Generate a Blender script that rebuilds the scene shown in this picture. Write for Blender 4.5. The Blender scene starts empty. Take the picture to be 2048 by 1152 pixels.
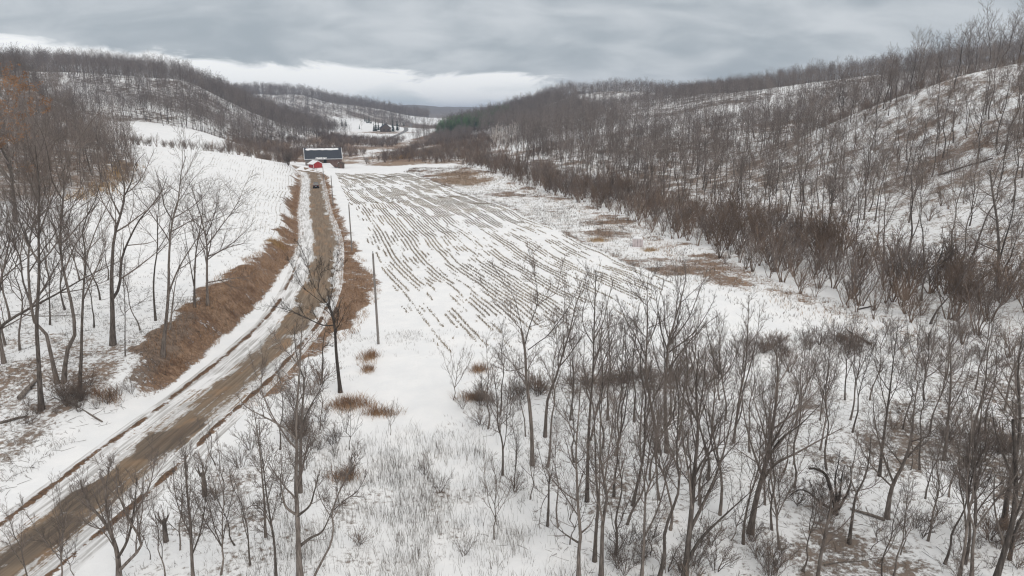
import bpy, math
import numpy as np
from mathutils import Vector, Euler

rng = np.random.default_rng(7)
scene = bpy.context.scene
COL = scene.collection

# ------------------------------------------------------------------ camera
F = 1366.0            # focal length in photograph pixels (2048 wide)
PITCH = math.radians(14.2)
CAM_Z = 25.0
cam_d = bpy.data.cameras.new('camera'); cam = bpy.data.objects.new('camera', cam_d); COL.objects.link(cam)
cam_d.sensor_width = 36.0; cam_d.lens = 36.0 * F / 2048.0
cam_d.clip_start = 0.5; cam_d.clip_end = 30000
cam.location = (0, 0, CAM_Z); cam.rotation_euler = (math.radians(90) - PITCH, 0, 0)
scene.camera = cam

# ------------------------------------------------------------------ light
SUN_EL, SUN_ROT = math.radians(42), math.radians(150)   # behind the deck, behind the camera
sun_d = bpy.data.lights.new('sun', 'SUN'); sun_d.energy = 1.1; sun_d.angle = math.radians(35); sun_d.color = (1, .93, .85)
sun = bpy.data.objects.new('sun', sun_d); COL.objects.link(sun)
sun.rotation_euler = Euler((math.radians(48), 0, math.radians(30)))
scene.view_settings.view_transform = 'Standard'; scene.view_settings.look = 'None'
scene.view_settings.exposure = 0.0; scene.view_settings.gamma = 1.0; scene.view_settings.use_curve_mapping = False
scene.cycles.use_denoising = True; scene.cycles.denoiser = 'OPENIMAGEDENOISE'; scene.cycles.denoising_input_passes = 'RGB_ALBEDO_NORMAL'; scene.cycles.denoising_prefilter = 'ACCURATE'; scene.cycles.filter_width = 1.2
scene.cycles.max_bounces = 5; scene.cycles.diffuse_bounces = 3; scene.cycles.glossy_bounces = 2
scene.cycles.transmission_bounces = 2; scene.cycles.volume_bounces = 0; scene.cycles.transparent_max_bounces = 4

world = bpy.data.worlds.new('World'); scene.world = world; world.use_nodes = True

class NT:
    """small node-tree helper"""
    def __init__(s, tree): s.t = tree; s.n = tree.nodes; s.l = tree.links
    def new(s, typ, **kw):
        n = s.n.new(typ)
        for k, v in kw.items(): setattr(n, k, v)
        return n
    def put(s, sock, v):
        if isinstance(v, bpy.types.NodeSocket): s.l.new(v, sock)
        elif v is not None: sock.default_value = v
    def math(s, op, a, b=None, c=None, clamp=False):
        n = s.new('ShaderNodeMath', operation=op); n.use_clamp = clamp
        s.put(n.inputs[0], a); s.put(n.inputs[1], b); s.put(n.inputs[2], c); return n.outputs[0]
    def ramp(s, x, a, b, lo=0., hi=1.):
        n = s.new('ShaderNodeMapRange', interpolation_type='SMOOTHSTEP')
        for i, v in enumerate((x, a, b, lo, hi)): s.put(n.inputs[i], v)
        return n.outputs[0]
    def mix(s, f, a, b, blend='MIX'):
        n = s.new('ShaderNodeMix', data_type='RGBA', blend_type=blend)
        s.put(n.inputs[0], f); s.put(n.inputs[6], a if not isinstance(a, tuple) else a + (1,) * (4 - len(a)))
        s.put(n.inputs[7], b if not isinstance(b, tuple) else b + (1,) * (4 - len(b))); return n.outputs[2]
    def noise(s, vec, scale, detail=4., rough=.55, dist=0., out=0):
        n = s.new('ShaderNodeTexNoise'); s.put(n.inputs['Vector'], vec); n.inputs['Scale'].default_value = scale
        n.inputs['Detail'].default_value = detail; n.inputs['Roughness'].default_value = rough
        n.inputs['Distortion'].default_value = dist; return n.outputs[out]
    def mapping(s, vec, scale=(1, 1, 1), loc=(0, 0, 0)):
        n = s.new('ShaderNodeMapping'); s.put(n.inputs[0], vec); n.inputs['Scale'].default_value = scale
        n.inputs['Location'].default_value = loc; return n.outputs[0]

w = NT(world.node_tree); w.n.clear()
sky = w.new('ShaderNodeTexSky', sky_type='NISHITA'); sky.sun_disc = False
sky.sun_elevation = SUN_EL; sky.sun_rotation = SUN_ROT
tc = w.new('ShaderNodeTexCoord').outputs['Generated']
sx = w.new('ShaderNodeSeparateXYZ'); w.put(sx.inputs[0], tc)
X, Y, Z = sx.outputs
zc = w.math('MAXIMUM', Z, 0.0)
den = w.math('ADD', zc, 0.34)
cv = w.new('ShaderNodeCombineXYZ'); w.put(cv.inputs[0], w.math('DIVIDE', X, den)); w.put(cv.inputs[1], w.math('DIVIDE', Y, den))
cv = cv.outputs[0]
n1 = w.noise(w.mapping(cv, (1.6, 2.6, 1), (3.1, .6, 0)), 1.0, 5, .5, .4)
n2 = w.noise(w.mapping(cv, (2.6, 3.6, 1), (7.3, 2.2, 0)), 1.6, 5, .5, .5)
nn = w.math('ADD', w.math('MULTIPLY', n1, .6), w.math('MULTIPLY', n2, .4))
deck = w.mix(w.ramp(nn, .36, .66), (.41, .455, .49), (.68, .71, .735))
zen = w.ramp(zc, .18, .9, 1.0, 1.9)                     # an overcast deck is brightest overhead
deck = w.mix(w.ramp(zc, .2, .8), deck, (.58, .57, .55))      # thicker and whiter overhead
zs = w.new('ShaderNodeVectorMath', operation='SCALE'); w.put(zs.inputs[0], deck); w.put(zs.inputs[3], zen)
# the clear slot under the edge of the deck
dn = w.noise(w.mapping(tc, (8, 8, 30), (1.7, 0, 0)), 1.0, 6, .62, .6)
edge = w.math('ADD', w.math('SUBTRACT', .052, w.math('MULTIPLY', X, .054)), w.math('MULTIPLY', w.math('SUBTRACT', dn, .5), .062))
slot = w.ramp(w.math('SUBTRACT', edge, zc), -.005, .008)
low = w.noise(w.mapping(tc, (7, 7, 30), (5, 0, 0)), 1.0, 5, .55, .2)
lowm = w.math('MULTIPLY', w.ramp(low, .42, .60), w.ramp(zc, .015, .05, 1., 0.))
gap = w.mix(lowm, (1.12, 1.12, 1.11), (.74, .80, .81))
cl = w.mix(slot, zs.outputs[0], gap)
bg1 = w.new('ShaderNodeBackground'); w.put(bg1.inputs[0], sky.outputs[0]); bg1.inputs[1].default_value = .08
bg2 = w.new('ShaderNodeBackground'); w.put(bg2.inputs[0], cl); bg2.inputs[1].default_value = 1.0
ms = w.new('ShaderNodeMixShader'); ms.inputs[0].default_value = .93
w.l.new(bg1.outputs[0], ms.inputs[1]); w.l.new(bg2.outputs[0], ms.inputs[2])
wo = w.new('ShaderNodeOutputWorld'); w.l.new(ms.outputs[0], wo.inputs[0])

# ------------------------------------------------------------------ helpers: numbers
def ray(u, v):
    yc = (576 - v) / F
    return np.array([(u - 1024) / F, math.cos(PITCH) + yc * math.sin(PITCH), -math.sin(PITCH) + yc * math.cos(PITCH)])
def pz(u, v, d):
    """the point at forward distance d on the line of sight to photograph pixel (u, v)"""
    r = ray(u, v); return np.array([0, 0, CAM_Z]) + r * (d / r[1])
def to_px(P):
    P = np.asarray(P, float); x = P[..., 0]; y = P[..., 1]; z = P[..., 2] - CAM_Z
    dep = y * math.cos(PITCH) - z * math.sin(PITCH); up = y * math.sin(PITCH) + z * math.cos(PITCH)
    dep = np.where(dep > .1, dep, .1)
    return 1024 + F * x / dep, 576 - F * up / dep, dep
def sstep(a, b, x):
    t = np.clip((x - a) / (b - a), 0, 1); return t * t * (3 - 2 * t)
def _hash(ix, iy, seed):
    h = (ix * 374761393 + iy * 668265263 + seed * 974634781) & 0xffffffff
    h = ((h ^ (h >> 13)) * 1274126177) & 0xffffffff
    return ((h ^ (h >> 16)) & 0xffff) / 65535.0
def vnoise(x, y, seed=0):
    x = np.asarray(x, float); y = np.asarray(y, float)
    ix = np.floor(x).astype(np.int64); iy = np.floor(y).astype(np.int64)
    fx = x - ix; fy = y - iy; fx = fx * fx * (3 - 2 * fx); fy = fy * fy * (3 - 2 * fy)
    a = _hash(ix, iy, seed); b = _hash(ix + 1, iy, seed); c = _hash(ix, iy + 1, seed); d = _hash(ix + 1, iy + 1, seed)
    return (a * (1 - fx) + b * fx) * (1 - fy) + (c * (1 - fx) + d * fx) * fy
def fbm(x, y, seed=0, oct=4):
    s = 0; a = .5; t = 0
    for i in range(oct):
        s = s + a * vnoise(x * 2 ** i + 17.3 * i, y * 2 ** i - 9.1 * i, seed + i); t += a; a *= .5
    return s / t

# ------------------------------------------------------------------ terrain
CP = [(-29.7, 34, 0), (-28, 50, 0), (-27, 68, 0), (-28, 92, 0), (-39, 139, 0), (-70, 244, 0), (-85, 297, 0),
      (26, 99, 0), (8, 155, 0), (-3, 195, 0), (-42, 297, 0), (-10, 83, 0), (-5, 60, 0), (0, 40, 0), (20, 40, -.4), (20, 65, -.4),
      (40, 60, 0), (45, 80, 0), (-30, 180, 0), (-60, 330, 0), (0, 15, 0), (-30, 10, 0), (40, 25, .5), (0, -40, 0), (-60, -40, 4), (70, -40, 10),
      (-95, 345, 0), (-72, 449, 0), (-60, 657, 0), (-140, 1142, 0), (-165, 806, 2), (-20, 900, 0), (-110, 420, -1),
      (-60, 35, 1), (-60, 70, 1.6), (-80, 100, 3.2), (-48, 139, .6), (-75, 220, .5), (-96, 300, 2.2),
      (36, 105, .4), (50, 84, .5), (55, 60, .8), (31, 152, .3), (19, 208, .3), (-27, 358, 0), (65, 45, 3), (85, 20, 8), (120, 0, 16), (-110, 20, 8)]
for a in [(580, 325, 300), (500, 318, 292), (400, 306, 280), (250, 292, 262), (150, 285, 250), (560, 400, 190), (350, 400, 160), (100, 400, 140), (0, 330, 170),
          (0, 150, 320), (-300, 120, 330), (-300, 300, 170), (120, 250, 300),
          (200, 245, 400), (300, 240, 430), (400, 262, 420), (470, 294, 405), (300, 236, 452), (200, 240, 430), (100, 235, 420),
          (300, 200, 505), (300, 152, 560), (200, 149, 560), (120, 147, 560), (0, 140, 540), (370, 158, 565), (420, 182, 580), (460, 205, 592), (520, 230, 610), (600, 262, 630), (680, 286, 645),
          (400, 230, 500), (450, 265, 500), (520, 306, 470), (600, 303, 520), (560, 270, 570),
          (520, 188, 1150), (600, 190, 1150), (660, 207, 1200), (735, 214, 1250), (800, 230, 1350), (860, 241, 1500), (620, 250, 950), (700, 244, 1050), (560, 235, 950),
          (720, 244, 1000), (760, 262, 880), (700, 262, 880), (850, 237, 1700), (950, 236, 2000),
          (800, 213, 3600), (900, 213, 3700), (1040, 213, 3700), (850, 228, 2700), (960, 226, 2800), (500, 207, 3600), (200, 200, 3600), (1400, 207, 3600), (1900, 200, 3600),
          (2048, 132, 205), (1900, 160, 218), (1800, 192, 232), (1700, 232, 247), (1600, 272, 262), (1450, 328, 268), (2200, 100, 195), (2500, 40, 180),
          (1800, 400, 150), (1800, 300, 190), (2048, 300, 150), (2048, 450, 110), (2048, 560, 93), (1600, 400, 170), (1600, 330, 215), (2400, 500, 80), (2400, 250, 120),
          (1500, 252, 350), (1600, 205, 400), (1600, 168, 480), (1720, 152, 450), (1850, 142, 420), (2048, 120, 400), (2400, 60, 380),
          (1400, 188, 600), (1250, 188, 700), (1150, 191, 730), (1100, 205, 760), (1040, 226, 800), (980, 246, 850), (1500, 180, 540),
          (960, 241, 1150), (1010, 238, 1300), (1070, 235, 1500), (1140, 233, 1700), (1200, 232, 550), (1300, 250, 420), (1100, 260, 500), (1000, 302, 420), (1150, 302, 330), (1150, 212, 660), (1300, 212, 620), (950, 260, 720), (1350, 300, 300)]:
    CP.append(tuple(pz(*a)))
def behind(u, v, d, d2, dz):
    p = pz(u, v, d); k = d2 / d; return (p[0] * k, p[1] * k, p[2] + dz)
CP += [behind(300, 152, 560, 700, -3), behind(120, 147, 560, 700, -3), behind(0, 140, 540, 700, 0), behind(460, 205, 592, 720, -6), behind(600, 262, 630, 740, -4), behind(370, 158, 565, 690, -5),
       behind(300, 152, 560, 850, -25), behind(460, 205, 592, 850, -18),
       behind(520, 188, 1150, 1500, -8), behind(735, 214, 1250, 1600, -10), behind(250, 292, 262, 320, -6), behind(400, 306, 280, 335, -5), behind(580, 325, 300, 335, -3), behind(300, 240, 430, 440, -.3),
       behind(1250, 188, 700, 850, -4), behind(1400, 188, 600, 750, -2), behind(1150, 191, 730, 880, -5), behind(1600, 168, 480, 600, -2), behind(1850, 142, 420, 560, -2), behind(2048, 120, 400, 520, -2),
       behind(2048, 132, 205, 300, -6), behind(1900, 160, 218, 290, -7), behind(1800, 192, 232, 290, -7), behind(1700, 232, 247, 300, -5),
       behind(900, 213, 3700, 5200, -30), behind(500, 207, 3600, 5200, -20), behind(1400, 207, 3600, 5200, -20), behind(900, 210, 3700, 7500, -30), behind(-300, 207, 3600, 7500, -20), behind(2300, 207, 3600, 7500, -20)]
CP = np.array(CP, float)
def _k(r2): return np.sqrt(r2 + 25.0)
_A = _k(((CP[:, None, :2] - CP[None, :, :2]) ** 2).sum(-1)); _n = len(CP)
_S = 200.0
_P = np.c_[np.ones(_n), CP[:, 0] / _S, CP[:, 1] / _S]
_M = np.block([[_A - np.eye(_n) * .6, _P], [_P.T, np.zeros((3, 3))]])
_W = np.linalg.solve(_M, np.r_[CP[:, 2], 0, 0, 0])
def rbf(x, y):
    x = np.asarray(x, float); y = np.asarray(y, float); s = x.shape; x = x.ravel(); y = y.ravel()
    out = np.empty(x.size)
    for i in range(0, x.size, 20000):
        xx = x[i:i + 20000]; yy = y[i:i + 20000]
        K = _k((xx[:, None] - CP[:, 0]) ** 2 + (yy[:, None] - CP[:, 1]) ** 2)
        out[i:i + 20000] = K @ _W[:_n] + _W[_n] + _W[_n + 1] * xx / _S + _W[_n + 2] * yy / _S
    return out.reshape(s)

ROAD = np.array([(-33, 0), (-31.5, 15), (-29.5, 30), (-28.3, 41), (-27.8, 50.5), (-27.2, 60), (-27, 68), (-27.3, 80), (-28.8, 92), (-31.5, 106), (-39.5, 139), (-53.5, 185), (-70.5, 244), (-85, 293), (-95, 316), (-116, 334), (-140, 346)], float)
def smooth_line(P, step):
    P = np.asarray(P, float); Q = [P[0]]
    n = len(P)
    for i in range(n - 1):
        p0 = P[max(i - 1, 0)]; p1 = P[i]; p2 = P[i + 1]; p3 = P[min(i + 2, n - 1)]
        k = max(2, int(np.linalg.norm(p2 - p1) / step))
        for t in np.linspace(0, 1, k + 1)[1:]:
            Q.append(.5 * ((2 * p1) + (-p0 + p2) * t + (2 * p0 - 5 * p1 + 4 * p2 - p3) * t * t + (-p0 + 3 * p1 - 3 * p2 + p3) * t ** 3))
    return np.array(Q)
ROADC = smooth_line(ROAD, 2.0)
def road_x(y): return np.interp(y, ROADC[:, 1], ROADC[:, 0])
BANK_Y = [0, 44, 52, 60, 75, 100, 112, 125, 150, 200, 290, 310]
BANK_H = [0, 0, .5, 1.8, 3.0, 3.0, 2.4, 1.7, 1.2, 1.0, 1.0, 0]
def height(x, y):
    x = np.asarray(x, float); y = np.asarray(y, float)
    z = rbf(x, y)
    r = np.sqrt(x * x + y * y)
    off = x - road_x(y)
    near = (y < 345)
    z = z + np.where(near, np.interp(y, BANK_Y, BANK_H) * sstep(-4.6, -9.5, off) * sstep(-120, -30, off), 0)
    calm = np.where(near, sstep(4, 9, np.abs(off)), 1.)
    z = z + calm * ((fbm(x / 9, y / 9, 3) - .5) * .7 * np.clip(r / 120, .5, 1.2) + (fbm(x / 70, y / 70, 5) - .5) * 9 * sstep(330, 800, r) * sstep(8, 40, z))
    z = z + (fbm(x / 420, y / 420, 9) - .5) * 44 * sstep(1800, 3500, r)
    z = np.where(z > 85, 85 + 30 * np.tanh((z - 85) / 60), z)
    zr = np.interp(y, [0, 345], [0, 0]) - .0
    z = np.where(near, z * calm + zr * (1 - calm) , z)
    return z
def h1(x, y): return float(height(np.array([x]), np.array([y]))[0])
def at(u, v):
    """where the line of sight to photograph pixel (u, v) meets the ground"""
    r = ray(u, v); d = np.concatenate([np.linspace(20, 400, 760), np.geomspace(401, 6000, 500)])
    p = r[None] * (d / r[1])[:, None]; h = p[:, 2] + CAM_Z - height(p[:, 0], p[:, 1])
    i = int(np.argmax(h < 0))
    if h[i] >= 0: i = len(d) - 1
    a, b = h[i - 1], h[i]; t = a / (a - b) if a != b else 0
    dd = d[i - 1] + (d[i] - d[i - 1]) * t
    q = r * (dd / r[1]); return np.array([q[0], q[1], h1(q[0], q[1])])

# field edges in plan
FE_Y = [60, 75, 99, 118, 155, 195, 250, 297, 312]; FE_X = [41, 35, 26.5, 19.5, 8.6, -3.4, -23, -42, -49]
FL_Y = [60, 80, 100, 139, 244, 300, 312]; FL_X = [-10, -15, -20.5, -32.5, -63, -79, -83]
def field_r(y): return np.interp(y, FE_Y, FE_X)
def field_l(y): return np.interp(y, FL_Y, FL_X)
BELT_Y = [40, 60, 75, 84, 106, 152, 208, 300, 358]; BELT_X = [60, 52, 47, 44, 37, 29, 17, -14, -27]   # foot of the scrub along the right-hand slope
def belt_x(y): return np.interp(y, BELT_Y, BELT_X)

# ------------------------------------------------------------------ helpers: objects
def link(o): COL.objects.link(o); return o
def empty(name, loc, label=None, cat=None, group=None, rotz=0.):
    o = bpy.data.objects.new(name, None); o.location = loc; o.rotation_euler = (0, 0, rotz); link(o)
    o.empty_display_size = .3
    if label: o['label'] = label
    if cat: o['category'] = cat
    if group: o['group'] = group
    return o
def tag(o, label=None, cat=None, group=None, kind=None):
    if label: o['label'] = label
    if cat: o['category'] = cat
    if group: o['group'] = group
    if kind: o['kind'] = kind
    return o
def np_mesh(name, V, Fq, mats=(), smooth=False):
    """mesh from vertex array and a face array (k x 3 or k x 4)"""
    me = bpy.data.meshes.new(name); V = np.ascontiguousarray(V, np.float32); Fq = np.ascontiguousarray(Fq, np.int32)
    k, m = Fq.shape
    me.vertices.add(len(V)); me.vertices.foreach_set('co', V.ravel())
    me.loops.add(k * m); me.loops.foreach_set('vertex_index', Fq.ravel())
    me.polygons.add(k); me.polygons.foreach_set('loop_start', np.arange(0, k * m, m, dtype=np.int32))
    if smooth: me.polygons.foreach_set('use_smooth', np.ones(k, bool))
    for a in mats: me.materials.append(a)
    me.update(calc_edges=True); return me
def mesh_obj(name, me, parent=None, loc=(0, 0, 0)):
    o = bpy.data.objects.new(name, me); o.location = loc; link(o)
    if parent is not None: o.parent = parent
    return o
def color_attr(me, name, C):
    a = me.color_attributes.new(name, 'FLOAT_COLOR', 'POINT')
    C = np.c_[C, np.ones(len(C))] if C.shape[1] == 3 else C
    a.data.foreach_set('color', np.ascontiguousarray(C, np.float32).ravel())

class MB:
    """collects boxes, prisms and tubes into one mesh"""
    def __init__(s): s.v = []; s.f = []
    def add(s, V, Fc):
        b = len(s.v); s.v += [tuple(map(float, p)) for p in V]; s.f += [tuple(i + b for i in f) for f in Fc]; return s
    def box(s, x0, x1, y0, y1, z0, z1):
        return s.add([(x0, y0, z0), (x1, y0, z0), (x1, y1, z0), (x0, y1, z0), (x0, y0, z1), (x1, y0, z1), (x1, y1, z1), (x0, y1, z1)],
                     [(0, 3, 2, 1), (4, 5, 6, 7), (0, 1, 5, 4), (1, 2, 6, 5), (2, 3, 7, 6), (3, 0, 4, 7)])
    def prism(s, poly, y0, y1):
        n = len(poly); V = [(x, y0, z) for x, z in poly] + [(x, y1, z) for x, z in poly]
        return s.add(V, [tuple(range(n)), tuple(range(2 * n - 1, n - 1, -1))] + [(i, i + n, (i + 1) % n + n, (i + 1) % n) for i in range(n)])
    def prism_x(s, poly, x0, x1):
        n = len(poly); V = [(x0, y, z) for y, z in poly] + [(x1, y, z) for y, z in poly]
        return s.add(V, [tuple(range(n - 1, -1, -1)), tuple(range(n, 2 * n))] + [(i, (i + 1) % n, (i + 1) % n + n, i + n) for i in range(n)])
    def tube(s, P, R, n=8, cap=True):
        P = [Vector(p) for p in P]; V = []; Fc = []
        for i, p in enumerate(P):
            t = (P[min(i + 1, len(P) - 1)] - P[max(i - 1, 0)]).normalized()
            a = t.cross(Vector((0, 1, 0)) if abs(t.y) < .9 else Vector((1, 0, 0))).normalized(); b = t.cross(a)
            for k in range(n): V.append(p + (a * math.cos(2 * math.pi * k / n) + b * math.sin(2 * math.pi * k / n)) * R[i])
        for i in range(len(P) - 1):
            for k in range(n): Fc.append((i * n + k, i * n + (k + 1) % n, (i + 1) * n + (k + 1) % n, (i + 1) * n + k))
        if cap: Fc += [tuple(range(n - 1, -1, -1)), tuple(range((len(P) - 1) * n, len(P) * n))]
        return s.add(V, Fc)
    def build(s, name, m, parent=None, loc=(0, 0, 0), bevel=0):
        me = bpy.data.meshes.new(name); me.from_pydata(s.v, [], s.f); me.materials.append(m); me.update()
        if bevel:
            import bmesh
            bm = bmesh.new(); bm.from_mesh(me); bmesh.ops.bevel(bm, geom=bm.edges[:], offset=bevel, segments=2, affect='EDGES', profile=.6); bm.to_mesh(me); bm.free()
        return mesh_obj(name, me, parent, loc)

# ------------------------------------------------------------------ materials
def mat(name, fn):
    m = bpy.data.materials.new(name); m.use_nodes = True; t = NT(m.node_tree); t.n.clear()
    b = t.new('ShaderNodeBsdfPrincipled'); o = t.new('ShaderNodeOutputMaterial'); t.l.new(b.outputs[0], o.inputs[0])
    b.inputs['Specular IOR Level'].default_value = .2; b.inputs['Roughness'].default_value = .9
    fn(t, b); return m
def bump(t, b, h, strength, dist):
    n = t.new('ShaderNodeBump'); n.inputs['Strength'].default_value = strength; n.inputs['Distance'].default_value = dist
    t.put(n.inputs['Height'], h); t.l.new(n.outputs[0], b.inputs['Normal'])
def pos(t): return t.new('ShaderNodeNewGeometry').outputs['Position']
def obj_co(t): return t.new('ShaderNodeTexCoord').outputs['Object']

def two_tone(c1, c2, scale, stretch=(1, 1, 1), rough=.9, spec=.2, vary=0., bmp=None):
    def fn(t, b):
        n = t.noise(t.mapping(obj_co(t), stretch), scale, 5, .6)
        c = t.mix(t.ramp(n, .32, .68), c1, c2)
        if vary:
            oi = t.new('ShaderNodeObjectInfo').outputs['Random']
            g = t.ramp(oi, 0, 1, 1 - vary, 1 + vary)
            s = t.new('ShaderNodeVectorMath', operation='SCALE'); t.put(s.inputs[0], c); t.put(s.inputs[3], g); c = s.outputs[0]
        t.put(b.inputs['Base Color'], c); b.inputs['Roughness'].default_value = rough; b.inputs['Specular IOR Level'].default_value = spec
        if bmp: bump(t, b, n, bmp[0], bmp[1])
    return fn
M_BARK = mat('bark', two_tone((.085, .071, .062), (.20, .172, .152), 3.0, (3, 3, .5), vary=.36, bmp=(.6, .03)))
M_TWIG = mat('twig', two_tone((.13, .107, .094), (.21, .176, .156), .6, vary=.25))
M_BARK_DARK = mat('dark_bark', two_tone((.035, .030, .027), (.085, .072, .064), 3.0, (3, 3, .5), bmp=(.6, .03)))
M_TWIG_FAR = mat('far_twig', two_tone((.165, .140, .127), (.27, .232, .212), .5, vary=.22))
M_TWIG_MID = mat('slope_twig', two_tone((.165, .138, .122), (.275, .232, .207), .5, vary=.28))
M_TWIG_BROWN = mat('brown_twig', two_tone((.158, .116, .090), (.265, .198, .154), .5, vary=.28))
M_BIRCH = mat('birch_bark', two_tone((.42, .38, .35), (.66, .61, .57), 2.0, (2, 2, .6)))
M_OAKLEAF = mat('dry_oak_leaf', two_tone((.22, .125, .07), (.34, .205, .12), .8, vary=.1))
M_NEEDLE = mat('needle', two_tone((.018, .032, .020), (.045, .065, .040), .4, vary=.2))
M_PINE = mat('pine_needle', two_tone((.055, .115, .036), (.105, .19, .065), .15, vary=.2))
M_STUB = mat('stubble_straw', two_tone((.21, .178, .142), (.37, .315, .25), .05))
M_GRASS = mat('tawny_grass', two_tone((.20, .112, .062), (.40, .265, .165), .35))
M_TAN = mat('tan_grass', two_tone((.27, .19, .13), (.42, .32, .235), .3))
M_GOLD = mat('golden_grass', two_tone((.30, .19, .09), (.48, .33, .17), .25))
M_WEED = mat('grey_weed', two_tone((.085, .07, .058), (.17, .14, .115), .3))
M_SNOW = mat('snow', two_tone((.78, .79, .81), (.86, .86, .87), 1.5, bmp=(.3, .03)))

def m_ground(t, b):
    a = t.new('ShaderNodeVertexColor', layer_name='cover'); sc = t.new('ShaderNodeSeparateColor'); t.l.new(a.outputs[0], sc.inputs[0])
    R, G, B = sc.outputs
    p = pos(t)
    fine = t.noise(t.mapping(p, (1, 1, .6)), 2.6, 6, .68)
    mid = t.noise(p, .33, 5, .62)
    big = t.noise(p, .045, 5, .6)
    # fine tufts near by, broader mottling where B (distance) is high
    n = t.math('ADD', t.math('MULTIPLY', fine, .62), t.math('MULTIPLY', mid, .38))
    n = t.mix(B, n, t.math('ADD', t.math('MULTIPLY', mid, .55), t.math('MULTIPLY', big, .45)))
    k = t.math('ADD', R, t.math('MULTIPLY', t.math('SUBTRACT', n, .5), 1.9))
    k = t.ramp(k, .40, .66)
    dry = t.mix(t.ramp(t.math('ADD', t.math('MULTIPLY', fine, .6), t.math('MULTIPLY', mid, .4)), .38, .64), (.125, .074, .048), (.32, .215, .145))
    lit = t.mix(t.ramp(fine, .3, .7), (.10, .083, .071), (.22, .182, .155))
    veg = t.mix(G, lit, dry)
    veg = t.mix(a.outputs['Alpha'], veg, t.mix(t.ramp(fine, .3, .7), (.24, .175, .125), (.40, .31, .23)))
    snow = t.mix(t.ramp(mid, .35, .7), (.80, .81, .825), (.86, .862, .868))
    c = t.mix(k, snow, veg)
    t.put(b.inputs['Base Color'], c); b.inputs['Roughness'].default_value = .85
    bump(t, b, t.math('ADD', t.math('ADD', t.math('MULTIPLY', fine, .45), t.math('MULTIPLY', k, .4)), t.math('MULTIPLY', mid, 1.6)), .5, .22)
M_GROUND = mat('snowy_ground', m_ground)

# ------------------------------------------------------------------ ground sheet
def axis(first, step, lim, far, grow):
    a = [first]
    while a[-1] < far:
        s = step if a[-1] < lim else step + (a[-1] - lim) * grow
        a.append(a[-1] + s)
    return np.array(a)
xp = axis(0, .62, 62, 5200, .036); xs = np.r_[-xp[:0:-1], xp]
ys = np.r_[np.arange(-45, 14, 3.0), axis(14, .62, 110, 8200, .020)]
GX, GY = np.meshgrid(xs, ys)
GZ = height(GX, GY)
nx, ny = len(xs), len(ys)
V = np.c_[GX.ravel(), GY.ravel(), GZ.ravel()]
ii = (np.arange(ny - 1)[:, None] * nx + np.arange(nx - 1)[None]).ravel()
ground_me = np_mesh('ground', V, np.c_[ii, ii + 1, ii + 1 + nx, ii + nx], [M_GROUND], True)

def ell(x, y, cx, cy, rx, ry, rot=0., soft=.5, warp=.35, seed=1, wl=6.):
    dx = x - cx; dy = y - cy; c, s = math.cos(rot), math.sin(rot)
    u = (dx * c + dy * s) / rx; v = (-dx * s + dy * c) / ry
    r = np.sqrt(u * u + v * v) + (fbm(x / wl, y / wl, seed) - .5) * 2 * warp
    return 1 - sstep(1 - soft, 1 + soft * .4, r)
LH = [at(u, v)[:2] for u, v in ((0, 400), (120, 395), (230, 372), (262, 335))]
def left_wood(x, y):
    """woods on the left above the near field: ground left of the line that bounds that field"""
    b = np.interp(y, [70, 100, 131, 139, 160, 208, 235, 262, 330, 400, 440], [-92, -92, -95, -90, -91, -113, -126, -148, -200, -246, -270])
    return sstep(6, -6, x - b) * sstep(60, 110, y) * np.where(x < -150, sstep(440, 420, y), sstep(330, 270, y)) * (x > -420)
def wood_right(x, y):
    return sstep(0, 8, x - belt_x(np.clip(y, 40, 358)) - 14) * (y < 900)
def wood_near(x, y):      # snowy grove at the right, in front of the field
    return sstep(-3, 6, x - np.interp(y, [20, 45, 60, 75, 90], [0, 0, -2, 12, 40])) * sstep(78, 62, y)
def hill_wood(x, y):
    """1 in the woods on the far hills (map of the open fields cut out)"""
    r = np.hypot(x, y)
    z = height(x, y)
    return np.where((x < -90) & (y < 760), sstep(1.0, 4, z), sstep(6, 12, z)) * sstep(430, 470, r)
def valley_wood(x, y):
    e = np.zeros_like(x)
    for cx, cy, rx, ry in VWOOD: e = np.maximum(e, ell(x, y, cx, cy, rx, ry, 0, .4, .3, 4, 30))
    return e
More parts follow.
